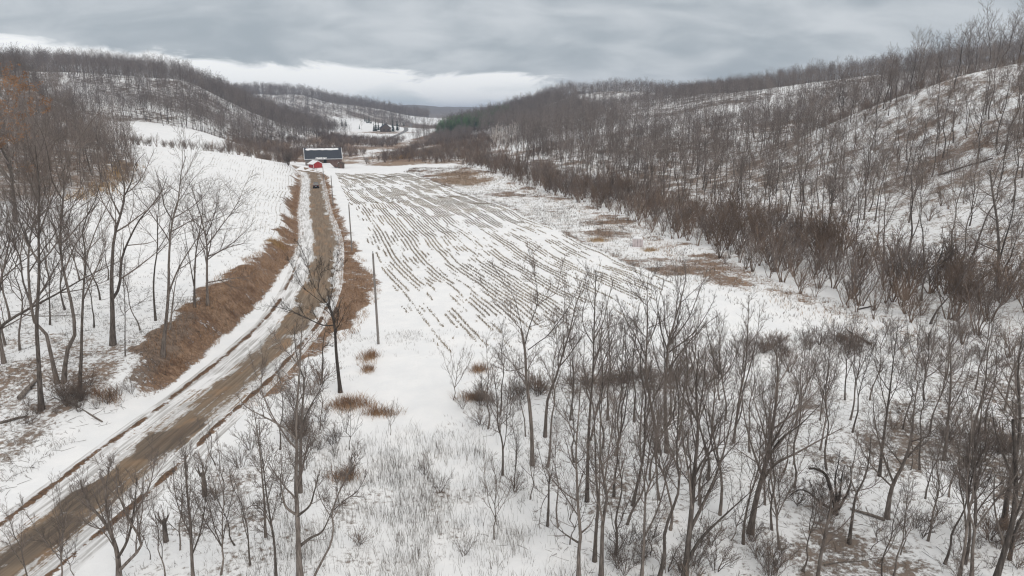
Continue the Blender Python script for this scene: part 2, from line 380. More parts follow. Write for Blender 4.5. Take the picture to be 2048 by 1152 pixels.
def cover(x, y, z):
    r = np.hypot(x, y); off = x - road_x(y); near = y < 320
    n9 = fbm(x / 7, y / 7, 21); n3 = fbm(x / 1.9, y / 1.9, 22); n30 = fbm(x / 26, y / 26, 31)
    R = .06 + .22 * sstep(.55, .75, n9) * (r < 330); G = np.full_like(R, .35)
    # roadside bank, left
    bw = np.interp(y, [40, 55, 65, 90, 105, 125, 160, 300], [0, 1.0, 4.6, 5.8, 5.0, 3.4, 1.8, 1.3])
    bank = sstep(-.2, -1.2, off + np.interp(y, [60, 75, 105, 125], [4.6, 5.4, 5.0, 3.8])) * sstep(-5.2 - bw - 1.5, -5.2 - bw + .6, off + (n9 - .5) * 5 + (n3 - .5) * 3) * sstep(55, 64, y + (n9 - .5) * 10) * near
    R = np.maximum(R, bank * (.30 + .42 * n9 + .60 * n3)); G = np.maximum(G, bank)
    # litter about the roadside trees, left
    lw = sstep(-6, -10, off) * sstep(-50, -22, off) * sstep(84, 60, y) * (y > 15)
    R = np.maximum(R, lw * (.26 + .30 * n9 + .15 * n3)); G = np.where(lw > .3, .12 + .4 * sstep(.45, .7, n30), G)
    # right shoulder
    sw = np.interp(y, [55, 68, 80, 100, 125, 150, 200, 290], [.3, .5, 4.2, 5.6, 3.0, 1.8, 1.6, 1.6])
    sh = sstep(3.0, 3.9, off) * sstep(4.2 + sw + 1.2, 4.2 + sw - .5, off + (n9 - .5) * 5 + (n3 - .5) * 3) * (y > 55) * near
    R = np.maximum(R, sh * (.22 + .42 * n9 + .60 * n3)); G = np.maximum(G, sh)
    # weedy strip and scrub foot on the right
    fr, bx = field_r(np.clip(y, 60, 312)), belt_x(np.clip(y, 40, 358))
    st = sstep(-.5, 1.5, x - fr) * sstep(3, -3, x - bx) * sstep(88, 104, y) * (y < 345)
    line = np.exp(-((x - fr - 1.0) / 1.5) ** 2) * sstep(96, 108, y) * (y < 300)
    R = np.maximum(R, st * (.34 + .30 * sstep(.42, .7, n9) * sstep(.35, .6, n30) + .14 * n3)); R = np.maximum(R, line * (.28 + .5 * n9)); st = np.maximum(st, 0)
    bl = sstep(-7, -1, x - bx) * sstep(9, 2, x - bx) * (y > 66) * (y < 370) * np.interp(y, [66, 95, 120], [.55, .8, 1.])
    R = np.maximum(R, bl * (.06 + .38 * sstep(.3, .75, n9) + .40 * n3)); bl2 = sstep(0, 6, x - bx) * sstep(30, 16, x - bx) * (y > 60) * (y < 370); R = np.maximum(R, bl2 * (.22 + .4 * n9)); G = np.where(bl > .4, .7, G); G = np.where(st > .5, np.maximum(G, .35 + .4 * n30), G)
    R = np.maximum(R, (.34 + .40 * n9 + .32 * n3) * np.maximum(ell(x, y, -17, 268, 10, 19, .25, .6, .5, 5, 9), ell(x, y, -22, 292, 11, 18, .25, .6, .5, 6, 9))); G = np.maximum(G, .9 * ell(x, y, -20, 280, 13, 34, .25))
    # grove floor
    gv = wood_near(x, y); R = np.maximum(R, gv * (.27 + .24 * sstep(.40, .75, n9) + .12 * n3)); G = np.where(gv > .5, .12, G)
    wd = ell(x, y, -6, 38, 10, 11, 0, .6, .4, 8, 5); R = np.maximum(R, wd * (.20 + .28 * n9)); G = np.where(wd > .3, .2, G)
    lr = sstep(4.5, 7, off) * sstep(22, 14, off) * sstep(56, 46, y) * (y > 18); R = np.maximum(R, lr * (.22 + .3 * n9)); G = np.where(lr > .4, .15, G)
    # woods
    wr = wood_right(x, y) * (r < 420); R = np.maximum(R, wr * (.33 + .42 * n9 * n30 * 1.6)); G = np.where(wr > .5, .25 + .3 * n30, G)
    lw2 = left_wood(x, y); R = np.maximum(R, lw2 * .58); G = np.where(lw2 > .4, .55, G)
    hw = hill_wood(x, y); sn = fbm(x / 60, y / 60, 77)
    R = np.maximum(R, hw * (.30 + .42 * sn)); vw = valley_wood(x, y); R = np.maximum(R, vw * .75); G = np.where(hw > .5, .12, G)
    # valley bottom beyond the barn
    mr = sstep(352, 376, y) * sstep(1500, 700, y) * sstep(9, 4, z)
    R = np.maximum(R, mr * (.50 + .9 * (fbm(x / 22, y / 55, 41) - .35))); G = np.where(mr > .4, .55 + .45 * sstep(.4, .6, n30), G)
    fr2 = sstep(1200, 2200, r); R = np.where(fr2 > 0, np.maximum(R, fr2 * (.56 + .50 * (fbm(x / 300, y / 300, 53)))), R); G = np.where(fr2 > .5, .08, G)
    A = np.clip(ell(x, y, -20, 280, 13, 34, .25) + mr * sstep(.42, .6, fbm(x / 30, y / 20, 58)) * .6, 0, 1)
    # open snowy fields
    for cx, cy, rx, ry in OPEN:
        e = ell(x, y, cx, cy, rx, ry, 0, .3, .15, 3, 30); R = R * (1 - e) + .08 * e
    return R, G, sstep(90, 420, r), A
OPEN = []; VWOOD = []
for (u, v, rx, ry) in ((300, 262, 75, 42), (400, 278, 45, 30), (725, 246, 62, 110), (745, 273, 70, 60), (820, 270, 26, 60), (862, 238, 60, 70)):
    q = at(u, v); OPEN.append((q[0], q[1], rx, ry))
for (u, v, rx, ry) in ((905, 272, 26, 130), (876, 267, 20, 110), (850, 277, 16, 60), (835, 250, 34, 45), (780, 247, 40, 35), (900, 250, 40, 60), (745, 238, 60, 30), (930, 285, 22, 90)):
    q = at(u, v); VWOOD.append((q[0], q[1], rx, ry))
cR, cG, cB, cA = cover(V[:, 0], V[:, 1], V[:, 2])
color_attr(ground_me, 'cover', np.c_[cR, cG, cB, cA])
ground = tag(mesh_obj('ground', ground_me), 'snow covered valley floor and hillsides', kind='structure')


# ------------------------------------------------------------------ road
def m_road(t, b):
    a = t.new('ShaderNodeVertexColor', layer_name='mud'); sc = t.new('ShaderNodeSeparateColor'); t.l.new(a.outputs[0], sc.inputs[0])
    R, G, B = sc.outputs
    uv = t.new('ShaderNodeUVMap', uv_map='lane').outputs[0]
    streak = t.noise(t.mapping(uv, (3.2, .13, 1)), 1.0, 6, .62, .15)
    patch = t.noise(t.mapping(uv, (.55, .16, 1)), 1.0, 6, .62, .6)
    fine = t.noise(pos(t), 3.5, 5, .65)
    n = t.math('ADD', t.math('ADD', t.math('MULTIPLY', streak, .42), t.math('MULTIPLY', patch, .38)), t.math('MULTIPLY', fine, .20))
    k = t.ramp(t.math('ADD', R, t.math('MULTIPLY', t.math('SUBTRACT', n, .5), 1.9)), .44, .58)
    mud = t.mix(t.ramp(streak, .32, .66), (.135, .098, .068), (.235, .180, .130))
    mud = t.mix(t.math('MULTIPLY', t.ramp(patch, .5, .7), .75), mud, (.30, .185, .105))
    mud = t.mix(t.math('MULTIPLY', t.ramp(G, .3, .7), .8), mud, t.mix(t.ramp(streak, .4, .6), (.078, .062, .050), (.145, .112, .084)))
    ice = t.mix(t.ramp(streak, .38, .62), (.40, .39, .38), (.80, .80, .81))
    ice = t.mix(t.ramp(patch, .46, .66), ice, (.80, .80, .81))
    c = t.mix(k, ice, mud)
    berm = t.ramp(t.math('ADD', B, t.math('MULTIPLY', t.math('SUBTRACT', fine, .5), 1.3)), .42, .62)
    c = t.mix(berm, c, t.mix(t.ramp(fine, .35, .65), (.07, .044, .030), (.175, .108, .068)))
    t.put(b.inputs['Base Color'], c)
    t.put(b.inputs['Roughness'], t.math('SUBTRACT', .85, t.math('MULTIPLY', k, t.math('MULTIPLY', G, .35))))
    bump(t, b, t.math('ADD', t.math('MULTIPLY', streak, .6), fine), .35, .06)
M_ROAD = mat('snowy_gravel_road', m_road)
RC = smooth_line(ROAD, .45)
seg = np.r_[0, np.cumsum(np.linalg.norm(np.diff(RC, axis=0), axis=1))]
tan = np.gradient(RC, axis=0); tan /= np.linalg.norm(tan, axis=1)[:, None]; nor = np.c_[tan[:, 1], -tan[:, 0]]
us = np.r_[-4.6, np.linspace(-4.1, 4.1, 31), 4.6]
RX = RC[:, None, 0] + nor[:, None, 0] * us; RY = RC[:, None, 1] + nor[:, None, 1] * us
U = np.broadcast_to(us, RX.shape); Vv = np.broadcast_to(seg[:, None], RX.shape)
w9 = fbm(RX / 1.3, RY / 1.3, 61); w30 = fbm(Vv / 9, U * 0, 62)
bermL = np.exp(-((U + 3.55 + (w30 - .5) * .5) / .36) ** 2); bermR = np.exp(-((U - 3.45 - (w30 - .5) * .5) / .34) ** 2)
bl_ = np.interp(RY, [0, 60, 95, 110, 400], [1, 1, .8, .5, .3]); br_ = np.interp(RY, [0, 60, 80, 110, 400], [1, 1, .9, .5, .3])
B_ = np.clip((bermL * bl_ + bermR * br_) * (.05 + 1.7 * fbm(RX / 1.5, RY / 1.5, 63)), 0, 1)
RZ = height(RX, RY) + .05 + .03 * (1 - (U / 4.) ** 2).clip(0) + B_ * .16 * (.4 + 1.2 * w9) - .07 * (np.abs(U) > 4.3)
mud = np.zeros_like(RX); wet = np.zeros_like(RX)
def dab(cx, cy, ru, rv, amt, wt=0.):
    global mud, wet
    du = U - cx; dv = RY - cy
    e = amt * (1 - sstep(.45, 1.15, np.sqrt((du / ru) ** 2 + (dv / rv) ** 2) + (w9 - .5) * .5)); mud = np.maximum(mud, e); wet = np.maximum(wet, e * wt)
for (cx, cy, ru, rv, am, wt) in ((.1, 36.5, 1.9, 4.6, .80, 1), (-.4, 41.5, 2.1, 3.4, .74, 1), (.2, 48.8, 2.6, 3.6, .80, 1), (1.4, 51.5, 1.3, 2.6, .75, 1), (.3, 56, 1.1, 3.6, .62, .4), (-.2, 61.5, 1.6, 4.2, .70, .4),
                                 (-.5, 68, 1.2, 4.5, .62, .7), (.6, 74, 1.5, 5.5, .58, .5), (.6, 82, 2.9, 9, .80, .15), (.9, 96, 3.2, 11, .95, 0), (.8, 112, 2.9, 13, .90, 0), (.8, 130, 2.5, 14, .82, .1), (-.4, 33, 1.5, 3.6, .72, .8), (.0, 27, 1.6, 5, .6, .5)):
    dab(cx, cy, ru, rv, am, wt)
far = sstep(100, 130, RY); mud = np.maximum(mud, far * ((.45 + .85 * fbm(Vv / 6, U / 1.2, 68)) * np.exp(-((U - .9) / 2.9) ** 2) + .12 * (fbm(Vv / 7, U / 2, 66) - .4)))
mud = np.maximum(mud, sstep(262, 285, RY) * .55); mud = np.maximum(mud, .30 + .36 * np.exp(-((U - .4) / 2.2) ** 2) * (.6 + .8 * fbm(Vv / 8, U / 1.3, 69)))
mud *= 1 - .55 * np.exp(-((U + 2.6) / .8) ** 2) * (RY > 60)
n0, n1 = RX.shape; ii = (np.arange(n0 - 1)[:, None] * n1 + np.arange(n1 - 1)[None]).ravel()
road_me = np_mesh('road', np.c_[RX.ravel(), RY.ravel(), RZ.ravel()], np.c_[ii, ii + 1, ii + 1 + n1, ii + n1][:, ::-1], [M_ROAD], True)
uvl = road_me.uv_layers.new(name='lane'); li = np.empty(len(road_me.loops), np.int32); road_me.loops.foreach_get('vertex_index', li)
uvl.data.foreach_set('uv', np.c_[U.ravel(), Vv.ravel()][li].astype(np.float32).ravel())
color_attr(road_me, 'mud', np.c_[mud.ravel(), wet.ravel(), B_.ravel()])
tag(mesh_obj('road', road_me), 'muddy gravel road under patchy packed snow', kind='structure')

# the pale valley road far beyond the barn
def strip_road(name, pts, wd, m, label):
    C = smooth_line(np.array(pts), 3.0); T = np.gradient(C, axis=0); T /= np.linalg.norm(T, axis=1)[:, None]; N = np.c_[T[:, 1], -T[:, 0]]
    u = np.linspace(-wd, wd, 5); x = C[:, None, 0] + N[:, None, 0] * u; y = C[:, None, 1] + N[:, None, 1] * u; z = height(x, y) + .12
    z = np.maximum(z, z.mean(1)[:, None] - .02)
    a, b_ = x.shape; i = (np.arange(a - 1)[:, None] * b_ + np.arange(b_ - 1)[None]).ravel()
    return tag(mesh_obj(name, np_mesh(name, np.c_[x.ravel(), y.ravel(), z.ravel()], np.c_[i, i + 1, i + 1 + b_, i + b_][:, ::-1], [m], True)), label, kind='structure')
M_FARROAD = mat('grey_road', two_tone((.16, .155, .15), (.24, .235, .23), .3))
strip_road('valley_road', [at(u, v)[:2] for u, v in ((768, 285), (782, 276), (800, 268), (812, 261), (812, 255), (822, 248))], 3.0, M_FARROAD, 'grey road winding up the far valley')
strip_road('snowy_track', [at(u, v)[:2] for u, v in ((505, 306), (540, 302), (575, 297), (612, 293), (640, 291))], 2.2, M_SNOW, 'snow covered track behind the barn')


# ------------------------------------------------------------------ buildings and small things by the road
M_ROOF = mat('slate_roof', two_tone((.030, .035, .046), (.055, .062, .076), 2.0, (1, 6, 1), rough=.6))
M_TRIM = mat('pale_trim', two_tone((.55, .57, .60), (.68, .69, .70), 3.))
M_STONE = mat('rubble_stone', two_tone((.12, .105, .095), (.26, .235, .215), 2.2, bmp=(.6, .08)))
M_BOARD = mat('weathered_red_board', two_tone((.105, .060, .050), (.205, .150, .130), 1.6, (5, 5, .5), bmp=(.3, .03)))
M_RED = mat('red_board', two_tone((.30, .030, .030), (.40, .055, .050), 2.5, (6, 6, .5), rough=.6))
M_DARKWOOD = mat('weathered_wood', two_tone((.07, .055, .047), (.16, .125, .105), 2.0, (5, 5, .5)))
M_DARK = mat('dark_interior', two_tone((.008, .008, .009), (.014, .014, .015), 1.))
M_POLE = mat('pole_wood', two_tone((.17, .155, .145), (.27, .25, .235), 3., (4, 4, .3)))
M_METAL = mat('grey_metal', two_tone((.22, .23, .24), (.3, .31, .32), 3., rough=.5, spec=.5))
M_CARPAINT = mat('black_car_paint', two_tone((.012, .013, .016), (.018, .019, .022), 3., rough=.3, spec=.5))
M_GLASS = mat('dark_glass', two_tone((.016, .020, .024), (.022, .026, .03), 1., rough=.12, spec=.6))
M_RUBBER = mat('tyre_rubber', two_tone((.012, .012, .012), (.022, .022, .022), 3.))
M_LAMP = mat('red_lens', two_tone((.22, .012, .012), (.28, .02, .02), 3., rough=.3, spec=.5))
M_PINK = mat('faded_pink_panel', two_tone((.52, .45, .46), (.64, .58, .58), 1.5))
M_SLOT = mat('panel_joint', two_tone((.20, .17, .175), (.28, .24, .245), 1.5))

def spot(u, v, d):
    p = pz(u, v, d); return np.array([p[0], p[1], h1(p[0], p[1])])
def facing(x, y): return math.atan2(-x, y)

# barn: local x along the long wall, local -y towards the camera
bp = spot(648, 331, 340); bz = bp[2]
barn = empty('barn', (bp[0], bp[1], bz - .1), 'long barn with dark roof, ridge snow streak and bank of snow at its door', 'barn', rotz=facing(bp[0], bp[1]) + .03)
W, Dp, HW, HR = 8.9, 5.6, 4.4, 9.0
MB().box(-W + .25, -2.3, 0, 2 * Dp, 0, HW).build('stone_wall', M_STONE, barn)
MB().box(-2.28, 1.0, .02, 2 * Dp - .02, 0, HW).build('grey_wall', M_DARKWOOD, barn)
MB().box(1.02, W - .25, .04, 2 * Dp - .04, 0, HW).build('board_wall', M_BOARD, barn)
g = [(0.06, HW), (2 * Dp - .06, HW), (Dp, HR - .2)]
MB().prism_x(g, -W + .27, -W + .5).build('gable', M_RED, barn); MB().prism_x(g, W - .5, W - .27).build('gable', M_BOARD, barn)
t_ = .22
MB().prism_x([(-.5, HW - .35), (Dp, HR), (Dp, HR + t_), (-.62, HW - .35 + t_ * .6)], -W, W).build('front_roof', M_ROOF, barn)
MB().prism_x([(2 * Dp + .5, HW - .35), (2 * Dp + .62, HW - .35 + t_ * .6), (Dp + .002, HR + t_), (Dp + .002, HR)], -W, W).build('rear_roof', M_ROOF, barn)
for sx_ in (-1, 1):
    x0, x1 = sorted((sx_ * (W + .005), sx_ * (W + .24)))
    MB().prism_x([(-.55, HW - .55), (Dp, HR - .15), (Dp, HR + t_ + .04), (-.7, HW - .35 + t_ * .6 + .03)], x0, x1).build('rake_board', M_TRIM, barn)
MB().box(-W, W, -.70, -.63, HW - .50, HW - .20).build('eave_board', M_TRIM, barn)
def roof_pt(s, lift=.0):   # s = 0 eave .. 1 ridge, on the front slope
    return (-.62 + (Dp + .62) * s, (HW - .35 + t_ * .6) + (HR + t_ - (HW - .35 + t_ * .6)) * s + lift)
def snow_strip(x0, x1, s0, s1, seed):
    m = MB(); n = 26; V = []; Fc = []
    for i in range(n + 1):
        x = x0 + (x1 - x0) * i / n; a = s0 + .05 * (vnoise(i * .45, 0, seed) - .5); b_ = s1 + .04 * (vnoise(i * .6, 3, seed) - .5)
        if i in (0, n): a = b_ = (s0 + s1) / 2
        for q, l in ((a, .01), (a * .7 + b_ * .3, .14), (b_, .13), (b_, .01)):
            p = roof_pt(q, l); V.append((x, p[0], p[1]))
    for i in range(n):
        for k in range(3): Fc.append((i * 4 + k, i * 4 + k + 1, i * 4 + 5 + k, i * 4 + 4 + k)[::-1])
    return m.add(V, Fc).build('roof_snow', M_SNOW, barn)
snow_strip(-W + .6, W - 1.2, .79, .92, 3); snow_strip(-3.9, 1.6, .02, .09, 8)
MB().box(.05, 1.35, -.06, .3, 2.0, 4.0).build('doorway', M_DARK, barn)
MB().prism([(-1.2, 0), (4.9, 0), (2.9, 2.05), (-1.0, 2.05)], -3.2, -.05).build('snow_ramp', M_SNOW, barn)
MB().tube([(-6.5, -.35, 1.0 + .9 * math.cos(a)) if 0 else (-6.6 + .95 * math.sin(a), -.3, 1.0 + .95 * math.cos(a)) for a in np.linspace(0, 2 * math.pi, 17)], [.12] * 17, 5, False).build('wheel_ring', M_TRIM, barn)

sp = spot(636, 334.2, 322)
shed = empty('red_shed', (sp[0], sp[1], sp[2] - .05), 'small bright red shed with white corner trim and a snow covered roof', 'shed', rotz=facing(sp[0], sp[1]) + .42)
MB().prism([(-2.3, 0), (2.3, 0), (2.3, 1.75), (0, 3.0), (-2.3, 1.75)], 0, 5.2).build('wall', M_RED, shed)
for s_ in (-1, 1):
    MB().prism([(s_ * 2.75, 1.52), (0, 3.02), (0, 3.30), (s_ * 2.8, 1.76)][::s_], -.35, 5.5).build('snowy_roof', M_SNOW, shed)
    x0, x1 = sorted((s_ * 2.31, s_ * 2.10)); MB().box(x0, x1, -.03, .12, 0, 1.76).build('corner_board', M_TRIM, shed)
MB().box(-1.1, -.02, -.05, .05, .05, 1.75).build('door', M_RED, shed); MB().box(.02, 1.1, -.05, .05, .05, 1.75).build('door', M_RED, shed)

hp = spot(681.8, 332, 330)
hut = empty('weathered_hut', (hp[0], hp[1], hp[2] - .05), 'small weathered brown wooden hut at the end of the long barn', 'hut', rotz=facing(hp[0], hp[1]) - .1)
MB().prism([(-1.35, 0), (1.35, 0), (1.35, 2.3), (0, 3.0), (-1.35, 2.3)], 0, 3.2).build('wall', M_DARKWOOD, hut)
for s_ in (-1, 1): MB().prism([(s_ * 1.65, 2.18), (0, 3.03), (0, 3.17), (s_ * 1.68, 2.31)][::s_], -.2, 3.4).build('roof', M_DARKWOOD, hut)
MB().prism([(-1.68, 2.33), (-.9, 2.735), (-.9, 2.83), (-1.68, 2.41)], -.15, 2.0).build('roof_snow', M_SNOW, hut)
MB().box(-.5, .45, -.05, .04, 0, 1.9).build('door', M_BOARD, hut)

# car, seen from behind
cp_ = spot(632, 372.5, 243); car = empty('black_car', (cp_[0], cp_[1], cp_[2] + .06), 'black sport utility car standing on the muddy road near the barn', 'car', rotz=facing(cp_[0], cp_[1]) * .95); car.scale = (1.05, 1.05, 1.18)
import bmesh
def loft(secs, name, m, parent):
    """sections: (y, [(x, z) half outline from sill to roof centre])"""
    V = []; Fc = []; n = len(secs[0][1]) * 2
    for y, h in secs:
        V += [(x, y, z) for x, z in h] + [(-x, y, z) for x, z in h[::-1]]
    for i in range(len(secs) - 1):
        for k in range(n): Fc.append((i * n + k, i * n + (k + 1) % n, (i + 1) * n + (k + 1) % n, (i + 1) * n + k))
    Fc += [tuple(range(n - 1, -1, -1)), tuple(range((len(secs) - 1) * n, len(secs) * n))]
    return MB().add(V, Fc).build(name, m, parent)
lo = lambda w_, zt: [(w_ * .90, .28), (w_, .45), (w_, .80), (w_ * .97, zt)]
loft([(-2.25, lo(.86, .92)), (-2.1, lo(.93, 1.0)), (-1.2, lo(.95, 1.03)), (.9, lo(.95, 1.02)), (1.9, lo(.92, .95)), (2.3, lo(.80, .80))], 'body', M_CARPAINT, car)
loft([(-2.12, [(.82, 1.0), (.80, 1.02)]), (-1.80, [(.84, 1.02), (.70, 1.60)]), (.10, [(.85, 1.03), (.70, 1.64)]), (.95, [(.85, 1.02), (.80, 1.04)])], 'window_band', M_GLASS, car)
MB().box(-.68, .68, -1.75, .15, 1.615, 1.67).build('roof', M_CARPAINT, car, bevel=.02)
for s_ in (-1, 1):
    MB().box(s_ * .62 - .16, s_ * .62 + .16, -2.28, -2.14, .80, .95).build('tail_light', M_LAMP, car)
    for y_ in (-1.45, 1.45):
        wh = MB().tube([(s_ * .72, y_, .36), (s_ * .965, y_, .36)], [.36, .36], 14).build('wheel', M_RUBBER, car)
        MB().tube([(s_ * .93, y_, .36), (s_ * .975, y_, .36)], [.21, .2], 10).build('rim', M_METAL, wh)
MB().box(-.75, .75, -2.34, -2.2, .42, .60).build('bumper', M_RUBBER, car); MB().box(-.26, .26, -2.30, -2.2, .66, .78).build('number_plate', M_TRIM, car)

# utility poles
for u, v, vt, lab in ((757, 688, 507, 'tall grey wooden pole beside the brown verge, nearest of the roadside poles'), (704, 502, 409, 'grey wooden pole where the brown verge narrows, second of the roadside poles'),
                      (666.5, 412, 352, 'slim wooden pole at the field edge close to the black car'), (648.5, 371, 333, 'slim wooden pole on the tan verge between car and red shed'), (634.5, 350, 336, 'short wooden post just in front of the red shed')):
    q = at(u, v); r = ray(u - (2 if v > 600 else 0), vt); zt = CAM_Z + r[2] * (q[1] / r[1]); h = zt - q[2]
    po = empty('utility_pole', tuple(q), lab, 'pole', 'poles along the road')
    lean = (-.012 * h, .004 * h)
    rad = .145 if h > 5 else .09
    MB().tube([(0, 0, -.4), (lean[0] * .5, lean[1] * .5, h * .5), (lean[0], lean[1], h)], [rad, rad * .86, rad * .70], 10).build('post', M_POLE, po)
    if h > 5:
        b_ = MB().tube([(lean[0], lean[1], h - .02), (lean[0], lean[1], h + .12)], [.03, .03], 6).build('pin', M_METAL, po)
        MB().tube([(lean[0], lean[1], h + .10), (lean[0], lean[1], h + .16), (lean[0], lean[1], h + .24)], [.05, .075, .04], 8).build('insulator', M_METAL, b_)

# pale panelled box in the weedy strip
q = at(1275, 494); box = empty('panelled_box', (q[0], q[1], q[2] - .03), 'pale pinkish box of upright panels with snow on top in the weedy strip', 'box', rotz=facing(q[0], q[1]))
MB().box(-.93, .93, 0, 1.2, 0, 1.5).build('core', M_SLOT, box)
for x0, x1 in ((-.98, -.56), (-.50, -.08), (-.01, .46), (.52, .98)): MB().box(x0, x1, -.07, -.002, .02, 1.55).build('panel', M_PINK, box, bevel=.015)
for s_ in (-1, 1): MB().box(min(s_ * .935, s_ * 1.0), max(s_ * .935, s_ * 1.0), .0, 1.2, .02, 1.55).build('panel', M_PINK, box)
MB().prism([(-.98, 1.56), (.98, 1.56), (.86, 1.82), (.3, 1.93), (-.3, 1.93), (-.86, 1.82)], -.05, 1.22).build('snow_cap', M_SNOW, box, bevel=.04)

# far farmhouse among the conifers
q = at(772, 264); fh = empty('farmhouse', (q[0], q[1], q[2]), 'distant grey farmhouse among dark conifers far up the valley', 'house', rotz=.3)
MB().prism([(-6, 0), (6, 0), (6, 5), (0, 9.5), (-6, 5)], 0, 11).build('wall', M_DARKWOOD, fh)
for s_ in (-1, 1): MB().prism([(s_ * 6.6, 4.6), (0, 9.6), (0, 10.0), (s_ * 6.7, 5.0)][::s_], -.5, 11.5).build('roof', M_ROOF, fh)
MB().box(1.2, 2.2, 5, 6, 7, 11.5).build('chimney', M_STONE, fh)
for x_ in (-3, 2): MB().box(x_, x_ + 1.4, -.06, .05, 1.5, 3.5).build('window', M_GLASS, fh)

# ------------------------------------------------------------------ trees: geometry
def unit(a): return a / np.maximum(np.linalg.norm(a, axis=-1, keepdims=True), 1e-9)
def frame(T):
    m = unit(T.mean(1)); ref = np.where(np.abs(m[:, 2:3]) < .8, np.array([[0, 0, 1.]]), np.array([[1., 0, 0]]))[:, None, :]
    A = unit(np.cross(T, ref)); return A, np.cross(T, A)
def tubes(groups):
    """groups of (P (N,n,3), R (N,n), sides) -> vertices, quads"""
    VV, FF, base = [], [], 0
    for P, R, k in groups:
        N, n, _ = P.shape
        if N == 0: continue
        A, B = frame(unit(np.gradient(P, axis=1)))
        th = np.arange(k) * 2 * math.pi / k
        V = P[:, :, None] + R[:, :, None, None] * (A[:, :, None] * np.cos(th)[:, None] + B[:, :, None] * np.sin(th)[:, None])
        i = np.arange(N)[:, None, None] * n * k + np.arange(n - 1)[None, :, None] * k; q = np.arange(k)[None, None]; q2 = (q + 1) % k
        FF.append(np.stack([i + q, i + q2, i + k + q2, i + k + q], -1).reshape(-1, 4) + base); VV.append(V.reshape(-1, 3)); base += N * n * k
    return np.concatenate(VV), np.concatenate(FF)
def spawn(P, R, per, t0, t1, ang, lenf, npts, up, rr, wob, rmin, g, taper=.3, droop=0., dens=True):
    """per children on every parent; short parents carry fewer"""
    N, n, _ = P.shape
    L = np.linalg.norm(np.diff(P, axis=1), axis=2).sum(1)
    t = t0 + (t1 - t0) * (np.arange(per)[None] + g.random((N, per))) / per
    par = np.repeat(np.arange(N), per); t = t.ravel(); phi = np.tile(np.arange(per), N) * 2.4 + np.repeat(g.random(N) * 6.28, per)
    if dens and N > 3:
        k = g.random(len(t)) < np.clip(L / np.quantile(L, .8), .12, 1.)[par]; par, t, phi = par[k], t[k], phi[k]
    M = len(t)
    f = t * (n - 1); i0 = np.minimum(f.astype(int), n - 2); fr = (f - i0)[:, None]
    p = P[par, i0] * (1 - fr) + P[par, i0 + 1] * fr; T = unit(P[par, i0 + 1] - P[par, i0]); r = R[par, i0] * (1 - fr[:, 0]) + R[par, i0 + 1] * fr[:, 0]
    phi = phi + g.normal(0, .45, M)
    A, B = frame(T[:, None]); A = A[:, 0]; B = B[:, 0]
    a = ang * (1 + g.normal(0, .22, M))
    d = T * np.cos(a)[:, None] + (A * np.cos(phi)[:, None] + B * np.sin(phi)[:, None]) * np.sin(a)[:, None]
    ln = lenf(t, L[par]) * g.uniform(.55, 1.25, M)
    Q = np.empty((M, npts, 3)); Q[:, 0] = p
    for s in range(1, npts):
        d = d + np.array([0, 0, up / (npts - 1) - droop * s / npts]) + g.normal(0, wob * 3.2, (M, 3)); d = unit(d)
        Q[:, s] = Q[:, s - 1] + d * (ln / (npts - 1))[:, None]
    r0 = np.maximum(np.minimum(r * .72, rr * ln), rmin)
    tt = np.linspace(0, 1, npts)[None]
    Rn = np.maximum(r0[:, None] * (1 - (1 - taper) * tt ** .9), rmin * (1 - .35 * tt))
    return Q, Rn
def resample(P, n):
    C = smooth_line(P, 1e9) if len(P) < 3 else None
    P = np.asarray(P, float)
    if len(P) >= 3:
        Q = [P[0]]; m = len(P)
        for i in range(m - 1):
            p0, p1, p2, p3 = P[max(i - 1, 0)], P[i], P[i + 1], P[min(i + 2, m - 1)]
            for t in np.linspace(0, 1, 7)[1:]:
                Q.append(.5 * (2 * p1 + (p2 - p0) * t + (2 * p0 - 5 * p1 + 4 * p2 - p3) * t * t + (3 * p1 - p0 - 3 * p2 + p3) * t ** 3))
        P = np.array(Q)
    s = np.r_[0, np.cumsum(np.linalg.norm(np.diff(P, axis=0), axis=1))]; u = np.linspace(0, s[-1], n)
    return np.stack([np.interp(u, s, P[:, k]) for k in range(3)], 1)
NS = 14
def stem_group(stems):
    P = np.stack([resample(s[0], NS) for s in stems]); tt = np.linspace(0, 1, NS)[None]
    r0 = np.array([s[1] for s in stems])[:, None]; r1 = np.array([s[2] for s in stems])[:, None]
    R = r0 + (r1 - r0) * tt ** .85
    return P, R
